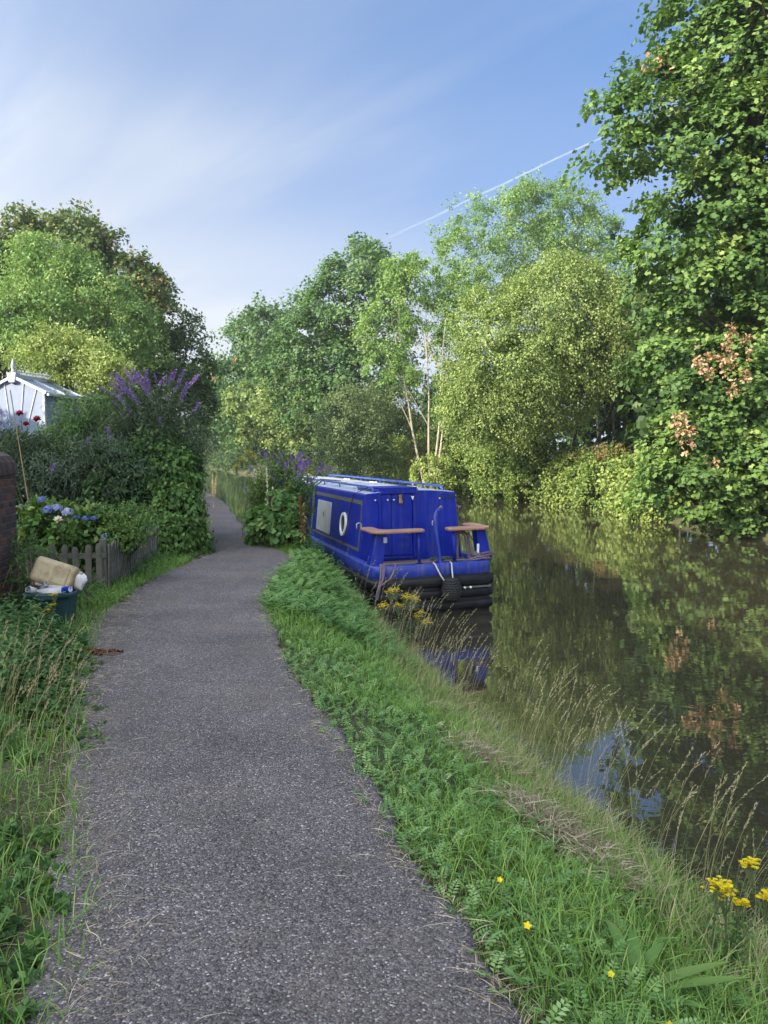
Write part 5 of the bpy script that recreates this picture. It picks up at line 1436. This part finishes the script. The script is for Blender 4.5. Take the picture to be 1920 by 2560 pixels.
def build_garden():
    shrub_of_stems('buddleia_bush', 'large buddleia with many purple flower spikes at the towpath corner', (-4.15, 14.4, 0), BUDD, 640, 12, .15, .22, 'l_silver', droop=.3, spikes=58, seed=71, spike_scale=.95, spike_up=.15)
    shrub_of_stems('silver_buddleia', 'silver-leaved buddleia between brick wall and the purple flowering one', (-5.3, 13.0, 0), BUDS, 420, 11, .15, .2, 'l_silver', droop=.3, spikes=9, seed=72, tint=(.55, .22))
    shrub_of_stems('laurel_bush', 'dark green long-leaved bush right of the conservatory roof', (-6.5, 16.8, 0), LBAM, 260, 10, .24, .22, 'l_garden', droop=.35, seed=73, tint=(.4, .22))
    shrub_of_stems('buddleia_bush', 'smaller buddleia with purple spikes between towpath and boat', (-2.0, 14.3, 0), BUD2, 420, 11, .15, .24, 'l_garden', droop=.2, spikes=40, seed=74, spike_scale=.85, spike_up=.2, tint=(.5, .22))
    tree('sycamore_sapling', 'broad-leaved sapling at the foot of the smaller buddleia', (-1.7, 13.75, 0), [(-1.85, 13.6, .35, .34), (-1.85, 13.8, .62, .27), (-2.1, 13.8, .3, .28), (-1.6, 13.5, .2, .2)], 'l_nettle', 'bark', trunk_r=.02, nlimb=8, stems=3, spread=.2, cat='sapling',
         nclump=60, nper=26, rc=(.12, .22), leaf=.12, width=.95, shape='maple', up=.5, tint=(.5, .2), seed=75, part='foliage')
    tree('ivy_thicket', 'dark ivy thicket filling the garden behind the roses', (-4.9, 13.3, 0), IVY + [(-5.2, 13.6, .6, .6), (-4.3, 13.5, .6, .6), (-5.9, 13.4, .8, .6), (-6.4, 13.5, 1.3, .6)], 'l_dark', trunk_r=.04, nlimb=6, stems=3, spread=.15, cat='ivy',
         nclump=520, nper=46, rc=(.16, .3), leaf=.075, width=.85, tint=(.4, .25), seed=76, part='foliage')
    tree('climbing_vine', 'leafy vine column hanging over the towpath corner', (-3.5, 12.9, 0), VINE, 'l_garden', trunk_r=.03, nlimb=2, stems=3, spread=.15, cat='vine',
         nclump=240, nper=42, rc=(.14, .26), leaf=.085, width=.75, droop=.5, twig_up=-.5, up=.2, tint=(.32, .2), seed=77, part='foliage')
    shrub_of_stems('rose_bush', 'sprawling rose bush leaning over the picket fence', (-3.7, 10.0, 0), ROSE, 520, 9, .06, .62, 'l_garden', droop=.35, seed=78, shape='oval', tint=(.5, .25), stem_r=.003, base_r=.22)
    shrub_of_stems('bramble_spray', 'arching brambles rooted at the end of the brick wall', (-3.95, 8.1, 0), [(-3.75, 8.0, .35, .3), (-3.85, 8.2, .65, .25), (-3.6, 7.9, .6, .2)], 70, 8, .06, .55, 'l_nettle', droop=.4, seed=79, shape='oval', stem='stem_dry', tint=(.45, .25), stem_r=.003)
    # hydrangea with blue heads
    hy = empty('hydrangea', (-4.1, 9.75, 0)); put(hy, 'hydrangea with blue and whitish mophead flowers near the brick wall', 'hydrangea')
    (V, F, T), C = crown_arrays([(.05, 0, .62, .3), (-.25, .1, .66, .26), (.32, .05, .6, .22)], 60, 30, (.1, .2), .11, .65, 'oval', tint=(.5, .2), seed=80)
    link('foliage', np_mesh('foliage', V, F, M['l_garden'], T), hy)
    m = MB()
    for k in range(9): m.tube([(.05 * k - .2, 0, 0), (.1 * k - .4, .02, .7)], .006, 5)
    m.build('stems', M['stem_dry'], hy)
    for k, (x, y, z, q, t0) in enumerate(((-.07, -.2, .93, .085, .25), (.05, -.25, .95, .08, .55), (.17, -.22, .9, .085, .75), (.28, -.22, .84, .05, .15), (.38, -.2, .82, .055, .12), (.47, -.15, .82, .05, .1), (.62, -.2, .6, .06, .6), (-.2, -.1, 1.05, .06, .2))):
        n = 90; d = rand_dir(n); d[:, 2] = np.abs(d[:, 2]) * .9 - .2
        V, F, T = leaf_arrays(d * q * .85, unit(np.cross(d, rand_dir(n))), d, q * .42, q * .38, np.clip(t0 + rng.normal(0, .12, n), 0, 1), 'oval')
        link('flower_head', np_mesh('flower_head', V, F, M['bluehead'], T), hy, loc=(x, y, z))
    # one cream flower and red roses on their stems
    def bloom(name, label, base, top, size, mat, cat, petals=14):
        o = empty(name, base); put(o, label, cat)
        b = Vector(base); t = Vector(top) - b
        MB().tube([(0, 0, 0), t * .5 + Vector((.02, 0, 0)), t], .004, 5).build('stem', M['stem'], o)
        n = petals; a = np.arange(n) * 2.4; e = np.linspace(.1, 1.1, n)
        D = np.stack([np.cos(a) * np.cos(e), np.sin(a) * np.cos(e), np.sin(e)], 1)
        V, F, T = leaf_arrays(np.zeros((n, 3)), D, np.stack([-np.cos(a) * np.sin(e), -np.sin(a) * np.sin(e), np.cos(e)], 1), size * .6, size * .5, rng.random(n), 'oval')
        f = link('flower', np_mesh('flower', V, F, M[mat], T), o, loc=t, rot=(R(40), 0, 0))
        n = 10
        V, F, T = leaf_arrays(np.array([t * s for s in np.linspace(.2, .9, n)]), rand_dir(n) * np.array([1, 1, .3]), np.tile([0, 0, 1.0], (n, 1)), .06, .035, rng.random(n), 'oval')
        link('leaves', np_mesh('leaves', V, F, M['l_garden'], T), o)
    bloom('cream_flower', 'single cream flower beside the blue hydrangea heads', (-3.95, 9.5, .1), (-3.93, 9.25, .83), .1, 'cream', 'flower')
    bloom('red_rose', 'red rose in front of the conservatory, nearest the frame edge', (-6.4, 13.9, .2), (-6.44, 13.7, 2.34), .13, 'redrose', 'flower', 22)
    bloom('red_rose', 'single deep red rose below the conservatory roof panes', (-6.15, 13.9, .2), (-6.14, 13.7, 2.24), .14, 'redrose', 'flower', 22)
    bloom('red_rose', 'dim red rose lower between its two brighter neighbours', (-6.3, 13.95, .2), (-6.38, 13.8, 2.16), .12, 'redrose', 'flower', 18)
    MB().tube([(-5.35, 11.8, 0), (-5.66, 11.75, 2.6)], .008, 6).build('bamboo_cane', M['stem_dry'])
    put(bpy.data.objects['bamboo_cane'], 'thin upright garden cane at the frame edge above the wall', 'cane')


def ragwort(name, label, base, heads, seed, leafn=14, hh=.05):
    """Branching ragwort: leafy stems, flat-topped yellow flower clusters."""
    r = np.random.default_rng(seed)
    root = empty(name, base); put(root, label, 'wildflower')
    m = MB(); parts = []
    hb = np.array([(h[0], h[1], h[2]) for h in heads])
    n = len(heads)
    st = np.stack([r.normal(0, .03, n), r.normal(0, .03, n), np.zeros(n)], 1)
    lv, sv, tips, td = stem_arrays(st, hb - st, leafn, .085, .5, droop=.0, start=.12, seed=seed, shape='spray', tint=(.45, .2), taper=.6, stem_r=.005)
    link('foliage', np_mesh('foliage', lv[0], lv[1], M['l_nettle'], lv[2]), root)
    link('stems', np_mesh('stems', sv[0], sv[1], M['stem']), root)
    for h in heads:
        k = int(40 * (h[3] / .05) ** 1.3) + 8
        P = np.stack([r.normal(0, h[3] * .55, k), r.normal(0, h[3] * .55, k), r.normal(0, h[3] * .22, k)], 1)
        P[:, 2] -= (P[:, 0] ** 2 + P[:, 1] ** 2) * 3
        ps = []
        for q in range(6):
            a = r.uniform(0, .3, k) + q * 1.047
            D = np.stack([np.cos(a), np.sin(a), r.uniform(0, .4, k)], 1)
            ps.append(leaf_arrays(P, D, np.tile([0, 0, 1.0], (k, 1)) + r.normal(0, .25, (k, 3)), .013, .008, r.uniform(.2, 1, k), 'oval'))
        V, F, T = join(ps)
        f = put(link('flower_cluster', np_mesh('flower_cluster', V, F, M['yellow'], T), root, loc=h[:3]), kind='stuff')
        mm = MB()
        for i in range(0, k, 2):
            mm.tube([(0, 0, -.09 - h[3]), tuple(P[i] - np.array([0, 0, .002]))], .0016, 4, cap=False)
        mm.build('stalks', M['stem'], f)
    return root


def build_wildflowers():
    ragwort('ragwort_plant', 'tall ragwort with yellow flowers on the bank before the stern', on(.2, 9.0), [(-.12, .1, .72, .065), (-.06, .0, .75, .05), (-.21, 0, .57, .075), (.07, .05, .66, .08), (.16, 0, .65, .065), (-.03, -.03, .57, .05), (.23, 0, .48, .055), (.3, -.05, .38, .065), (.2, 0, .43, .045)], 91)
    ragwort('ragwort_plant', 'ragwort with yellow flowers among the tall grass at the near bank edge', on(1.42, 3.0), [(-.07, 0, .4, .04), (-.02, .03, .36, .042), (.1, .05, .46, .03), (.13, 0, .35, .034), (.03, .0, .32, .026)], 92)
    ragwort('ragwort_plant', 'small ragwort flowering in front of the recycling box', (-3.12, 6.95, 0), [(-.08, 0, .22, .035), (-.03, .02, .17, .035), (.05, 0, .2, .035), (.08, .03, .24, .03), (.09, .05, .33, .03)], 93, 10)
    ragwort('goldenrod_plant', 'yellow goldenrod flowering behind the smaller buddleia', (-2.75, 14.9, 0), [(-.02, .1, 1.55, .1), (.12, .1, 1.68, .09), (.2, .1, 1.6, .09), (-.1, 0, 1.42, .07)], 94, 16)
    # buttercups
    spots = [(.47, 2.42, .12, 'buttercup flower standing alone near the path edge'), (.72, 2.33, .1, 'small buttercup left of the strap-leaved rosette'), (.86, 2.2, .08, 'orange-yellow buttercup low in the silverweed, nearest the viewer but one'),
             (.43, 2.75, .1, 'tiny half-open buttercup farther up the bank'), (.8, 2.12, .07, 'faint buttercup at the bottom of the bank')]
    for k, (x, y, h, lab) in enumerate(spots):
        z = gz(x, y)
        o = empty('buttercup', (x, y, z)); put(o, lab, 'flower', 'buttercups on the bank')
        MB().tube([(0, 0, 0), (.01, .0, h * .6), (0, 0, h)], .0015, 4).build('stem', M['stem'], o)
        a = np.arange(5) * 1.2566
        D = np.stack([np.cos(a), np.sin(a), np.full(5, .55)], 1)
        V, F, T = leaf_arrays(np.zeros((5, 3)), D, np.stack([-np.cos(a) * .5, -np.sin(a) * .5, np.ones(5)], 1), .014 if k else .017, .014, np.full(5, .7), 'oval')
        link('flower', np_mesh('flower', V, F, M['yellow'], T), o, loc=(0, 0, h), rot=(R(35), 0, 0))
    # strap-leaved rosette at the near bank
    o = empty('strap_leaved_plant', on(.86, 2.52, -.02)); put(o, 'rosette of long strap-shaped green leaves on the near bank', 'plant')
    for i, (az, ln, up_) in enumerate(((100, .3, 1.3), (125, .34, 1.0), (75, .27, 1.5), (40, .24, 1.2), (15, .32, .35), (5, .34, .22), (160, .3, .3), (190, .22, .25), (60, .2, 1.6), (330, .2, .4), (140, .22, 1.4))):
        m = MB(); n = 7; d = Vector((math.cos(R(az)), math.sin(R(az)), 0)); s = Vector((-d.y, d.x, 0))
        for k in range(n):
            q = k / (n - 1); w = .021 * math.sin(math.pi * min(1, .12 + q * .88)) ** .7 + .002
            p = d * (ln * q * math.cos(up_ * .8) + ln * .25 * q * q) + Vector((0, 0, 1)) * (ln * math.sin(up_ * .62) * q * (1.35 - .75 * q))
            m.v += [tuple(p - s * w + Vector((0, 0, .006))), tuple(p), tuple(p + s * w + Vector((0, 0, .006)))]
        for k in range(n - 1):
            b = k * 3; m.f += [(b, b + 1, b + 4, b + 3), (b + 1, b + 2, b + 5, b + 4)]
        me = m.mesh('leaf', M['l_garden'], True)
        at = me.attributes.new('tint', 'FLOAT', 'POINT'); at.data.foreach_set('value', [random.uniform(.45, .75)] * len(me.vertices))
        link('leaf', me, o)
    # red-brown dock seed stems beside the boat, pale mullein-like stems
    for nm, lab, base, h, mat, wd, sd, cat in (('dock_plant', 'tall rust-brown dock seed stem before the porthole', (-1.35, 12.95, -.1), 1.15, 'rust', .07, 1, 'dock'), ('dock_plant', 'shorter rust-brown dock seed stems before the grey window board', (-1.75, 13.35, -.1), .85, 'rust', .07, 2, 'dock'),
                                               ('dock_plant', 'dry dock stem on the towpath edge by the far water', (-5.15, 23.2, 0), 1.1, 'straw', .12, 3, 'dock'), ('pale_seed_stem', 'pale whitish seed stem rising beside the hanging green lines', (-2.05, 13.75, -.1), 1.5, 'cream', .05, 4, 'weed'),
                                               ('dock_plant', 'fallen rust-red dock stem lying across the path edge', (-2.7, 6.15, .03), .5, 'rust', .035, 5, 'dock')):
        lying = 'fallen' in lab
        o = empty(nm, base); put(o, lab, cat)
        r = np.random.default_rng(sd)
        k = 4 if nm == 'dock_plant' else 2
        V_, m = [], MB()
        for i in range(k):
            top = np.array([.95 + .1 * i, -.25 + r.normal(0, .06), .03]) * h if lying else np.array([r.normal(0, .07), r.normal(0, .07), h * r.uniform(.75, 1)])
            m.tube([(0, 0, 0), tuple(top * .5), tuple(top)], [.006, .005, .003], 5)
            n = 190
            s = r.uniform(.35 if mat != 'cream' else .55, 1, n)
            P = top * s[:, None] + r.normal(0, 1, (n, 3)) * (wd * .4 * (1.15 - s))[:, None] * (.5 if lying else 1)
            if lying: P[:, 2] = np.abs(P[:, 2]) + .004
            V_.append(leaf_arrays(P, rand_dir(n, r), rand_dir(n, r), .022, .016, r.random(n), 'oval'))
        V, F, T = join(V_)
        put(link('seeds', np_mesh('seeds', V, F, M[mat], T), o), kind='stuff')
        m.build('stems', M['stem_red' if mat == 'rust' else 'stem_dry'], o, smooth=True)
        if mat == 'rust' and not lying:
            n = 12; zz = r.uniform(.15, .8, n) * h
            V, F, T = leaf_arrays(np.stack([r.normal(0, .03, n), r.normal(0, .03, n), zz], 1), rand_dir(n, r), np.tile([0, 0, 1.], (n, 1)), .1, .035, r.uniform(.5, 1, n), 'lance')
            link('leaves', np_mesh('leaves', V, F, M['l_yel'], T), o)


build_garden()
build_wildflowers()


# ------------------------------------------------------------------ grass, weeds and litter (too many to count)
def stuff(name, label, cat, V, F, T, mat):
    return put(link(name, np_mesh(name, V, F, M[mat], T)), label, cat, kind='stuff')


def scatter_bank(n, u0, u1, y0, y1, r, ypow=1.6):
    """Points on the strip between path and water: u 0 at the path edge, 1 at the bank edge."""
    y = y0 + (y1 - y0) * r.random(n) ** ypow
    u = r.uniform(u0, u1, n)
    x = pr(y) + (xl(y) - pr(y)) * u
    return np.stack([x, y, ground_z(x, y)], 1), u


def patchy(P, f, seed=0):
    return .5 + .5 * np.sin(P[:, 0] * f + 1.3 * np.sin(P[:, 1] * f * .7 + seed) + seed) * np.sin(P[:, 1] * f * .9 + seed * 2.1)


def build_bank_grass():
    r = np.random.default_rng(100)
    # lush short grass
    P, u = scatter_bank(44000, .0, 1.0, 1.7, 13.5, r, 1.9)
    k = patchy(P, 2.2, 1)
    keep = r.random(len(P)) < np.clip(.35 + k, 0, 1)
    P, u, k = P[keep], u[keep], k[keep]
    h = r.uniform(.05, .16, len(P)) * (.55 + .75 * k) * np.clip(.35 + u * 6, .3, 1) * np.where(P[:, 1] > 6, 1.25, 1)
    V, F, T = blade_arrays(P, h, np.tile([-.15, -.1, 0], (len(P), 1)), .004 + .0005 * P[:, 1], .4 + .25 * (k - .5) + r.normal(0, .2, len(P)), .9, r)
    stuff('bank_grass', 'short green grass covering the bank beside the path', 'grass', V, F, T, 'grass')
    # long pale grass along the water's edge
    P, u = scatter_bank(16000, .52, 1.08, 1.8, 12.2, r, 1.7)
    k = patchy(P, 1.7, 5)
    keep = r.random(len(P)) < np.clip(k * 1.3, .12, 1) * np.clip((u - .5) * 3.2, .1, 1)
    P = P[keep]; k = k[keep]
    h = r.uniform(.12, .34, len(P))
    V, F, T = blade_arrays(P, h, np.tile([.35, -.1, 0], (len(P), 1)), np.full(len(P), .0045), .35 + r.normal(0, .3, len(P)), .8, r)
    stuff('long_grass', 'long half-dry grass along the edge of the water', 'grass', V, F, T, 'grass_dry')
    P, u = scatter_bank(9000, .5, 1.05, 1.8, 12.5, r, 1.7)
    h = r.uniform(.1, .27, len(P))
    V, F, T = blade_arrays(P, h, np.tile([.25, -.1, 0], (len(P), 1)), np.full(len(P), .006), .5 + r.normal(0, .22, len(P)), .8, r)
    stuff('bank_sedge', 'broad green blades among the long grass by the water', 'grass', V, F, T, 'grass')


def seed_stems(P, H, lean, r, w=.0032, head=.22):
    """Tall flowering grass stems with a narrow seed head."""
    n = len(P)
    sd = rand_dir(n, r) * np.array([1, 1, 0]); sd = unit(sd)
    ln = unit(lean + r.normal(0, .22, (n, 3)) * np.array([1, 1, 0]))
    amp = r.uniform(.08, .45, n) * H
    def pos(s): return P + np.array([0, 0, 1.0]) * (H * (s - .08 * s ** 3))[:, None] + ln * (amp * s ** 1.9)[:, None]
    rows = []
    ss = [0, .25, .5, .75, .9, 1.0]
    for s in ss:
        c = pos(np.full(n, s)); q = w * (1 - .55 * s)
        rows += [c - sd * q / 2, c + sd * q / 2]
    V = np.stack(rows, 1)
    F = []
    for i in range(len(ss) - 1):
        a = 2 * i; F += [(a, a + 1, a + 3), (a, a + 3, a + 2)]
    Fa = (np.array(F)[None] + (np.arange(n) * 2 * len(ss))[:, None, None]).reshape(-1, 3)
    tint = np.clip(r.normal(.55, .25, n), 0, 1)
    out = [(V.reshape(-1, 3), Fa, np.repeat(tint, 2 * len(ss)))]
    k = 16
    s = 1 - head * r.random((n, k))
    Q = np.stack([pos(s[:, i]) for i in range(k)], 1).reshape(-1, 3)
    d = np.repeat(unit(pos(np.ones(n)) - pos(np.full(n, .9))), k, 0)
    D = unit(d + rand_dir(n * k, r) * .45)
    Vs, Fs, Ts = leaf_arrays(Q, D, rand_dir(n * k, r), .02, .0045, np.repeat(np.clip(tint + .25, 0, 1), k), 'oval')
    Fs = np.concatenate([Fs[:, [0, 1, 2]], Fs[:, [0, 2, 3]]])
    out.append((Vs, Fs, Ts))
    return join(out)


def build_tall_stems():
    r = np.random.default_rng(102)
    y = np.concatenate([r.uniform(2.3, 5.2, 120), r.uniform(4.5, 9.5, 170), r.uniform(8.5, 12, 9)])
    x = pr(y) + (xl(y) - pr(y)) * r.uniform(.66, 1.04, len(y))
    P = np.stack([x, y, ground_z(x, y)], 1)
    V, F, T = seed_stems(P, r.uniform(.5, .95, len(y)), np.tile([.5, -.05, 0], (len(y), 1)), r, .0026)
    stuff('seeding_grass', 'tall dry grass stems with seed heads standing against the water', 'grass', V, F, T, 'grass_dry')
    # left verge: a tussock arching over the path
    n = 90
    y = r.uniform(3.6, 5.2, n); x = pl(y) - r.uniform(.05, .7, n)
    V, F, T = seed_stems(np.stack([x, y, ground_z(x, y)], 1), r.uniform(.3, .62, n), np.tile([1.2, -.25, 0], (n, 1)), r, .003)
    stuff('arching_grass', 'tussock of pale seeding grass arching over the garden side of the path', 'grass', V, F, T, 'grass_dry')


FROND_K = 6


def silverweed(P, L, az, tilt, r, tint):
    """Pinnate leaves lying on the ground: leaflets in pairs along a bent rib."""
    n = len(P)
    d = np.stack([np.cos(az), np.sin(az), np.zeros(n)], 1); s = np.stack([-np.sin(az), np.cos(az), np.zeros(n)], 1)
    parts = []
    for k in range(FROND_K):
        q = .2 + .8 * k / (FROND_K - 1)
        c = P + d * (L * q * np.cos(tilt))[:, None] + np.array([0, 0, 1.0]) * (L * (np.sin(tilt) * q * 1.5 - .55 * q * q * np.sin(tilt)))[:, None]
        w = L * .3 * math.sin(math.pi * (.25 + .6 * q)) ** .8
        for sg in (-1, 1):
            D = unit(s * sg + d * .45 + np.array([0, 0, .25]))
            parts.append(leaf_arrays(c, D, np.tile([0, 0, 1.0], (n, 1)) - d * .2 + r.normal(0, .15, (n, 3)), w, w * .52, tint + r.normal(0, .08, n), 'oval'))
    return join(parts)


def build_ground_cover():
    r = np.random.default_rng(103)
    P, u = scatter_bank(4200, .0, .72, 1.6, 9.2, r, 1.25)
    k = patchy(P, 1.9, 4)
    keep = (r.random(len(P)) < np.clip(.25 + .9 * (1 - k), 0, 1))
    P = P[keep]
    n = len(P)
    V, F, T = silverweed(P + np.array([0, 0, .02]), r.uniform(.05, .105, n), r.uniform(0, 6.28, n), r.uniform(.25, .9, n), r, r.normal(.45, .2, n))
    stuff('silverweed', 'low ferny silverweed leaves spreading over the bank', 'ground cover', V, F, T, 'l_silverweed')
    # taller mound of fern-like weed near the stern
    n = 2300
    y = r.uniform(7.6, 11.9, n); x = pr(y) + (xl(y) - pr(y)) * r.uniform(.02, .8, n)
    P = np.stack([x, y, ground_z(x, y) + r.uniform(.0, .12, n)], 1)
    V, F, T = silverweed(P, r.uniform(.09, .19, n), r.uniform(0, 6.28, n), r.uniform(.2, .9, n), r, np.where(x < -.75, .45, .3) + r.normal(0, .15, n))
    stuff('tansy_leaves', 'thick mound of feathery green leaves on the bank corner by the stern', 'ground cover', V, F, T, 'l_silverweed')
    # weeds along the boat side
    n = 420
    y = r.uniform(11.3, 16.5, n); x = pr(y) + (xl(y) - pr(y)) * r.uniform(.25, 1.05, n)
    st = np.stack([x, y, ground_z(x, y)], 1)
    vec = np.stack([r.normal(0, .06, n), r.normal(0, .06, n), r.uniform(.2, .55, n)], 1)
    lv, sv, _, _ = stem_arrays(st, vec, 9, .075, .42, droop=.1, start=.1, seed=11, tint=(.45, .22), stem_r=.003, shape='oval')
    stuff('boatside_weeds', 'mixed nettles and weeds between the towpath and the boat', 'weeds', *lv, 'l_nettle')
    # garden-side verge: nettles, then lower plants
    def verge(name, label, n, fx0, fx1, y0, y1, h0, h1, leaf, w, tint, seed, mat='l_nettle', shape='oval', droop=.1, K=10):
        y = r.uniform(y0, y1, n)
        x = pl(y) + r.uniform(fx0, fx1, n)
        st = np.stack([x, y, ground_z(x, y)], 1)
        hs = np.clip((pl(y) - x) / .55, .35, 1)                      # lower towards the path
        vec = np.stack([r.normal(.03, .07, n) * hs, r.normal(0, .07, n) * hs, r.uniform(h0, h1, n) * hs], 1)
        lv, sv, _, _ = stem_arrays(st, vec, K, leaf, w, droop=droop, start=.08, seed=seed, tint=tint, stem_r=.003, shape=shape)
        stuff(name, label, 'weeds', *lv, mat)
    verge('nettle_bed', 'dark green nettles at the frame edge before the recycling box', 760, -1.7, -.1, 4.6, 6.6, .25, .55, .085, .5, (.42, .22), 12, shape='lance')
    verge('verge_weeds', 'low weeds along the foot of the picket fence', 520, -.75, .0, 8.0, 12.2, .08, .3, .06, .5, (.55, .22), 13)
    verge('corner_weeds', 'leafy weeds at the foot of the climbing vine', 260, -.5, .1, 11.8, 15.5, .15, .45, .07, .5, (.4, .22), 14)
    verge('near_weeds', 'bramble shoots and weeds at the lower frame edge', 130, -.7, -.1, 1.8, 3.2, .06, .2, .06, .6, (.4, .25), 15, shape='oval')
    verge('path_weeds', 'small weeds at the foot of the arching grass', 190, -.5, .12, 3.9, 6.2, .04, .16, .05, .5, (.45, .2), 16)
    verge('box_weeds', 'weeds growing round the recycling box', 150, -1.3, -.1, 6.5, 7.05, .06, .16, .05, .5, (.4, .22), 17)
    verge('wall_weeds', 'weeds behind the recycling box at the foot of the wall', 120, -1.4, -.5, 7.6, 8.5, .1, .3, .06, .5, (.4, .22), 20)
    verge('far_verge', 'rough weeds edging the towpath in the distance', 520, -1.2, -.05, 15, 40, .2, .6, .12, .5, (.45, .22), 18)
    n = 700
    y = 16 + 34 * r.random(n) ** 1.3; x = pr(y) + (xl(y) - pr(y)) * r.uniform(.15, 1.05, n) + .1
    st = np.stack([x, y, ground_z(x, y)], 1); vec = np.stack([r.normal(0, .05, n), r.normal(0, .05, n), r.uniform(.15, .5, n)], 1)
    lv, sv, _, _ = stem_arrays(st, vec, 8, .09, .4, droop=.1, start=.1, seed=19, tint=(.5, .25), shape='oval')
    stuff('waterside_weeds', 'weeds along the waterside beyond the boat', 'weeds', *lv, 'l_bram')
    # grass on the garden verge
    n = 15000
    y = np.concatenate([r.uniform(1.6, 8.5, n // 2), r.uniform(8.0, 13, n // 2)]); x = pl(y) + np.where(y < 8.2, r.uniform(-1.4, .02, n), r.uniform(-.75, .0, n))
    P = np.stack([x, y, ground_z(x, y)], 1)
    V, F, T = blade_arrays(P, r.uniform(.05, .2, n), None, np.full(n, .006), .4 + r.normal(0, .25, n), .9, r)
    stuff('verge_grass', 'rough grass on the garden side of the path', 'grass', V, F, T, 'grass')


def build_litter():
    r = np.random.default_rng(104)

    def straw(n, x, y, l0, l1, name, label, lift=.03, w=.0035):
        L = r.uniform(l0, l1, n); az = r.uniform(0, 3.14, n)
        d = np.stack([np.cos(az), np.sin(az), r.normal(0, .09, n)], 1)
        z = np.maximum(ground_z(x, y), np.where((x > pl(y)) & (x < pr(y)), .03, -9)) + r.uniform(.004, lift, n)
        V, F, T = leaf_arrays(np.stack([x, y, z], 1), d, np.tile([0, 0, 1.0], (n, 1)) + r.normal(0, .3, (n, 3)), L, np.full(n, w), r.random(n), 'lance')
        stuff(name, label, 'straw', V, F, T, 'straw')
    n = 5200
    y = 1.5 + 11 * r.random(n) ** 1.5; e = r.random(n) < .62
    x = np.where(e, pr(y) + r.normal(.03, .055, n), pl(y) + r.normal(-.02, .12, n))
    straw(n, x, y, .03, .13, 'straw_litter', 'dry grass clippings along both edges of the path', .02, .003)
    # mown heaps on the bank
    c = np.array([(.89, 3.91), (.97, 3.75), (.8, 4.0), (.71, 4.8), (.64, 4.92), (.42, 6.2), (1.08, 3.55)])
    n = 3600
    i = r.integers(0, len(c), n)
    x = c[i, 0] + r.normal(0, .13, n); y = c[i, 1] + r.normal(0, .16, n)
    straw(n, x, y, .06, .24, 'mown_hay', 'brown heaps of cut hay lying on the bank', .13, .004)
    n = 900
    y = r.uniform(1.7, 4.6, n); x = np.where(r.random(n) < .94, pl(y) + r.normal(-.16, .14, n), r.uniform(-1.2, .4, n))
    straw(n, x, y, .05, .22, 'fallen_straw', 'loose pale straws lying on the near path', .015, .0025)
    n = 900
    y = r.uniform(5.0, 8.5, n); x = pl(y) + r.normal(.1, .16, n)
    straw(n, x, y, .05, .2, 'verge_straw', 'dry stalks and soil crumbs on the garden side path edge', .025, .003)


build_bank_grass()
build_tall_stems()
build_ground_cover()
build_litter()


# ------------------------------------------------------------------ vapour trail high up
def build_contrail():
    a, b = Vector((1950, 4755, 2202)), Vector((-200, 8373, 2202))
    d = (b - a).normalized()
    m = MB()
    n = 14
    m.tube([a.lerp(b, i / (n - 1)) + Vector((0, 0, 3 * math.sin(i * 1.9))) for i in range(n)], [3.6 + .6 * i for i in range(n)], 8)
    mt, t, bs = base_mat('vapour')
    L = t.links.new
    tc = N(t, 'ShaderNodeTexCoord')
    nz = N(t, 'ShaderNodeTexNoise', inp={'Scale': 0.012, 'Detail': 4.0}); L(tc.outputs['Object'], nz.inputs['Vector'])
    tr = N(t, 'ShaderNodeBsdfTransparent'); df = N(t, 'ShaderNodeBsdfTranslucent', inp={'Color': (0.95, 0.95, 0.95, 1)}); d2 = N(t, 'ShaderNodeBsdfDiffuse', inp={'Color': (0.95, 0.95, 0.95, 1)})
    m1 = N(t, 'ShaderNodeMixShader', inp={0: 0.5}); L(df.outputs[0], m1.inputs[1]); L(d2.outputs[0], m1.inputs[2])
    # it thins out towards its old end
    sp = N(t, 'ShaderNodeSeparateXYZ'); L(tc.outputs['Object'], sp.inputs[0])
    mr = N(t, 'ShaderNodeMapRange', inp={'From Min': -200.0, 'From Max': 1100.0, 'To Min': 0.0, 'To Max': 0.1}); L(sp.outputs[0], mr.inputs[0])
    mu = N(t, 'ShaderNodeMath', operation='MULTIPLY'); r = ramp(t, [(.3, .65), (.7, 1.0)]); L(nz.outputs['Fac'], r.inputs[0]); L(r.outputs[0], mu.inputs[0]); L(mr.outputs[0], mu.inputs[1])
    m2 = N(t, 'ShaderNodeMixShader'); L(mu.outputs[0], m2.inputs[0]); L(tr.outputs[0], m2.inputs[1]); L(m1.outputs[0], m2.inputs[2])
    L(m2.outputs[0], t.nodes['Material Output'].inputs['Surface'])
    o = m.build('vapour_trail', mt, None, smooth=True)
    o.modifiers.clear()
    put(o, 'thin straight white vapour trail slanting across the blue sky', 'vapour trail')


build_contrail()


# ------------------------------------------------------------------ morning haze in the air over the canal
def build_haze():
    x0, x1, y0, y1, z0, z1 = -1600.0, 1700.0, -70.0, 2050.0, -3.2, 26.0
    m = MB().box(((x0 + x1) / 2, (y0 + y1) / 2, (z0 + z1) / 2), (x1 - x0, y1 - y0, z1 - z0))
    mt = bpy.data.materials.new('haze')
    mt.use_nodes = True
    t = mt.node_tree
    t.nodes.clear()
    out = N(t, 'ShaderNodeOutputMaterial')
    v = N(t, 'ShaderNodeVolumePrincipled', inp={'Color': (0.86, 0.92, 1.0, 1), 'Density': 0.0004, 'Anisotropy': 0.3})
    t.links.new(v.outputs[0], out.inputs['Volume'])
    o = m.build('haze', mt)
    put(o, 'thin pale morning haze over the canal', 'haze', kind='stuff')


build_haze()
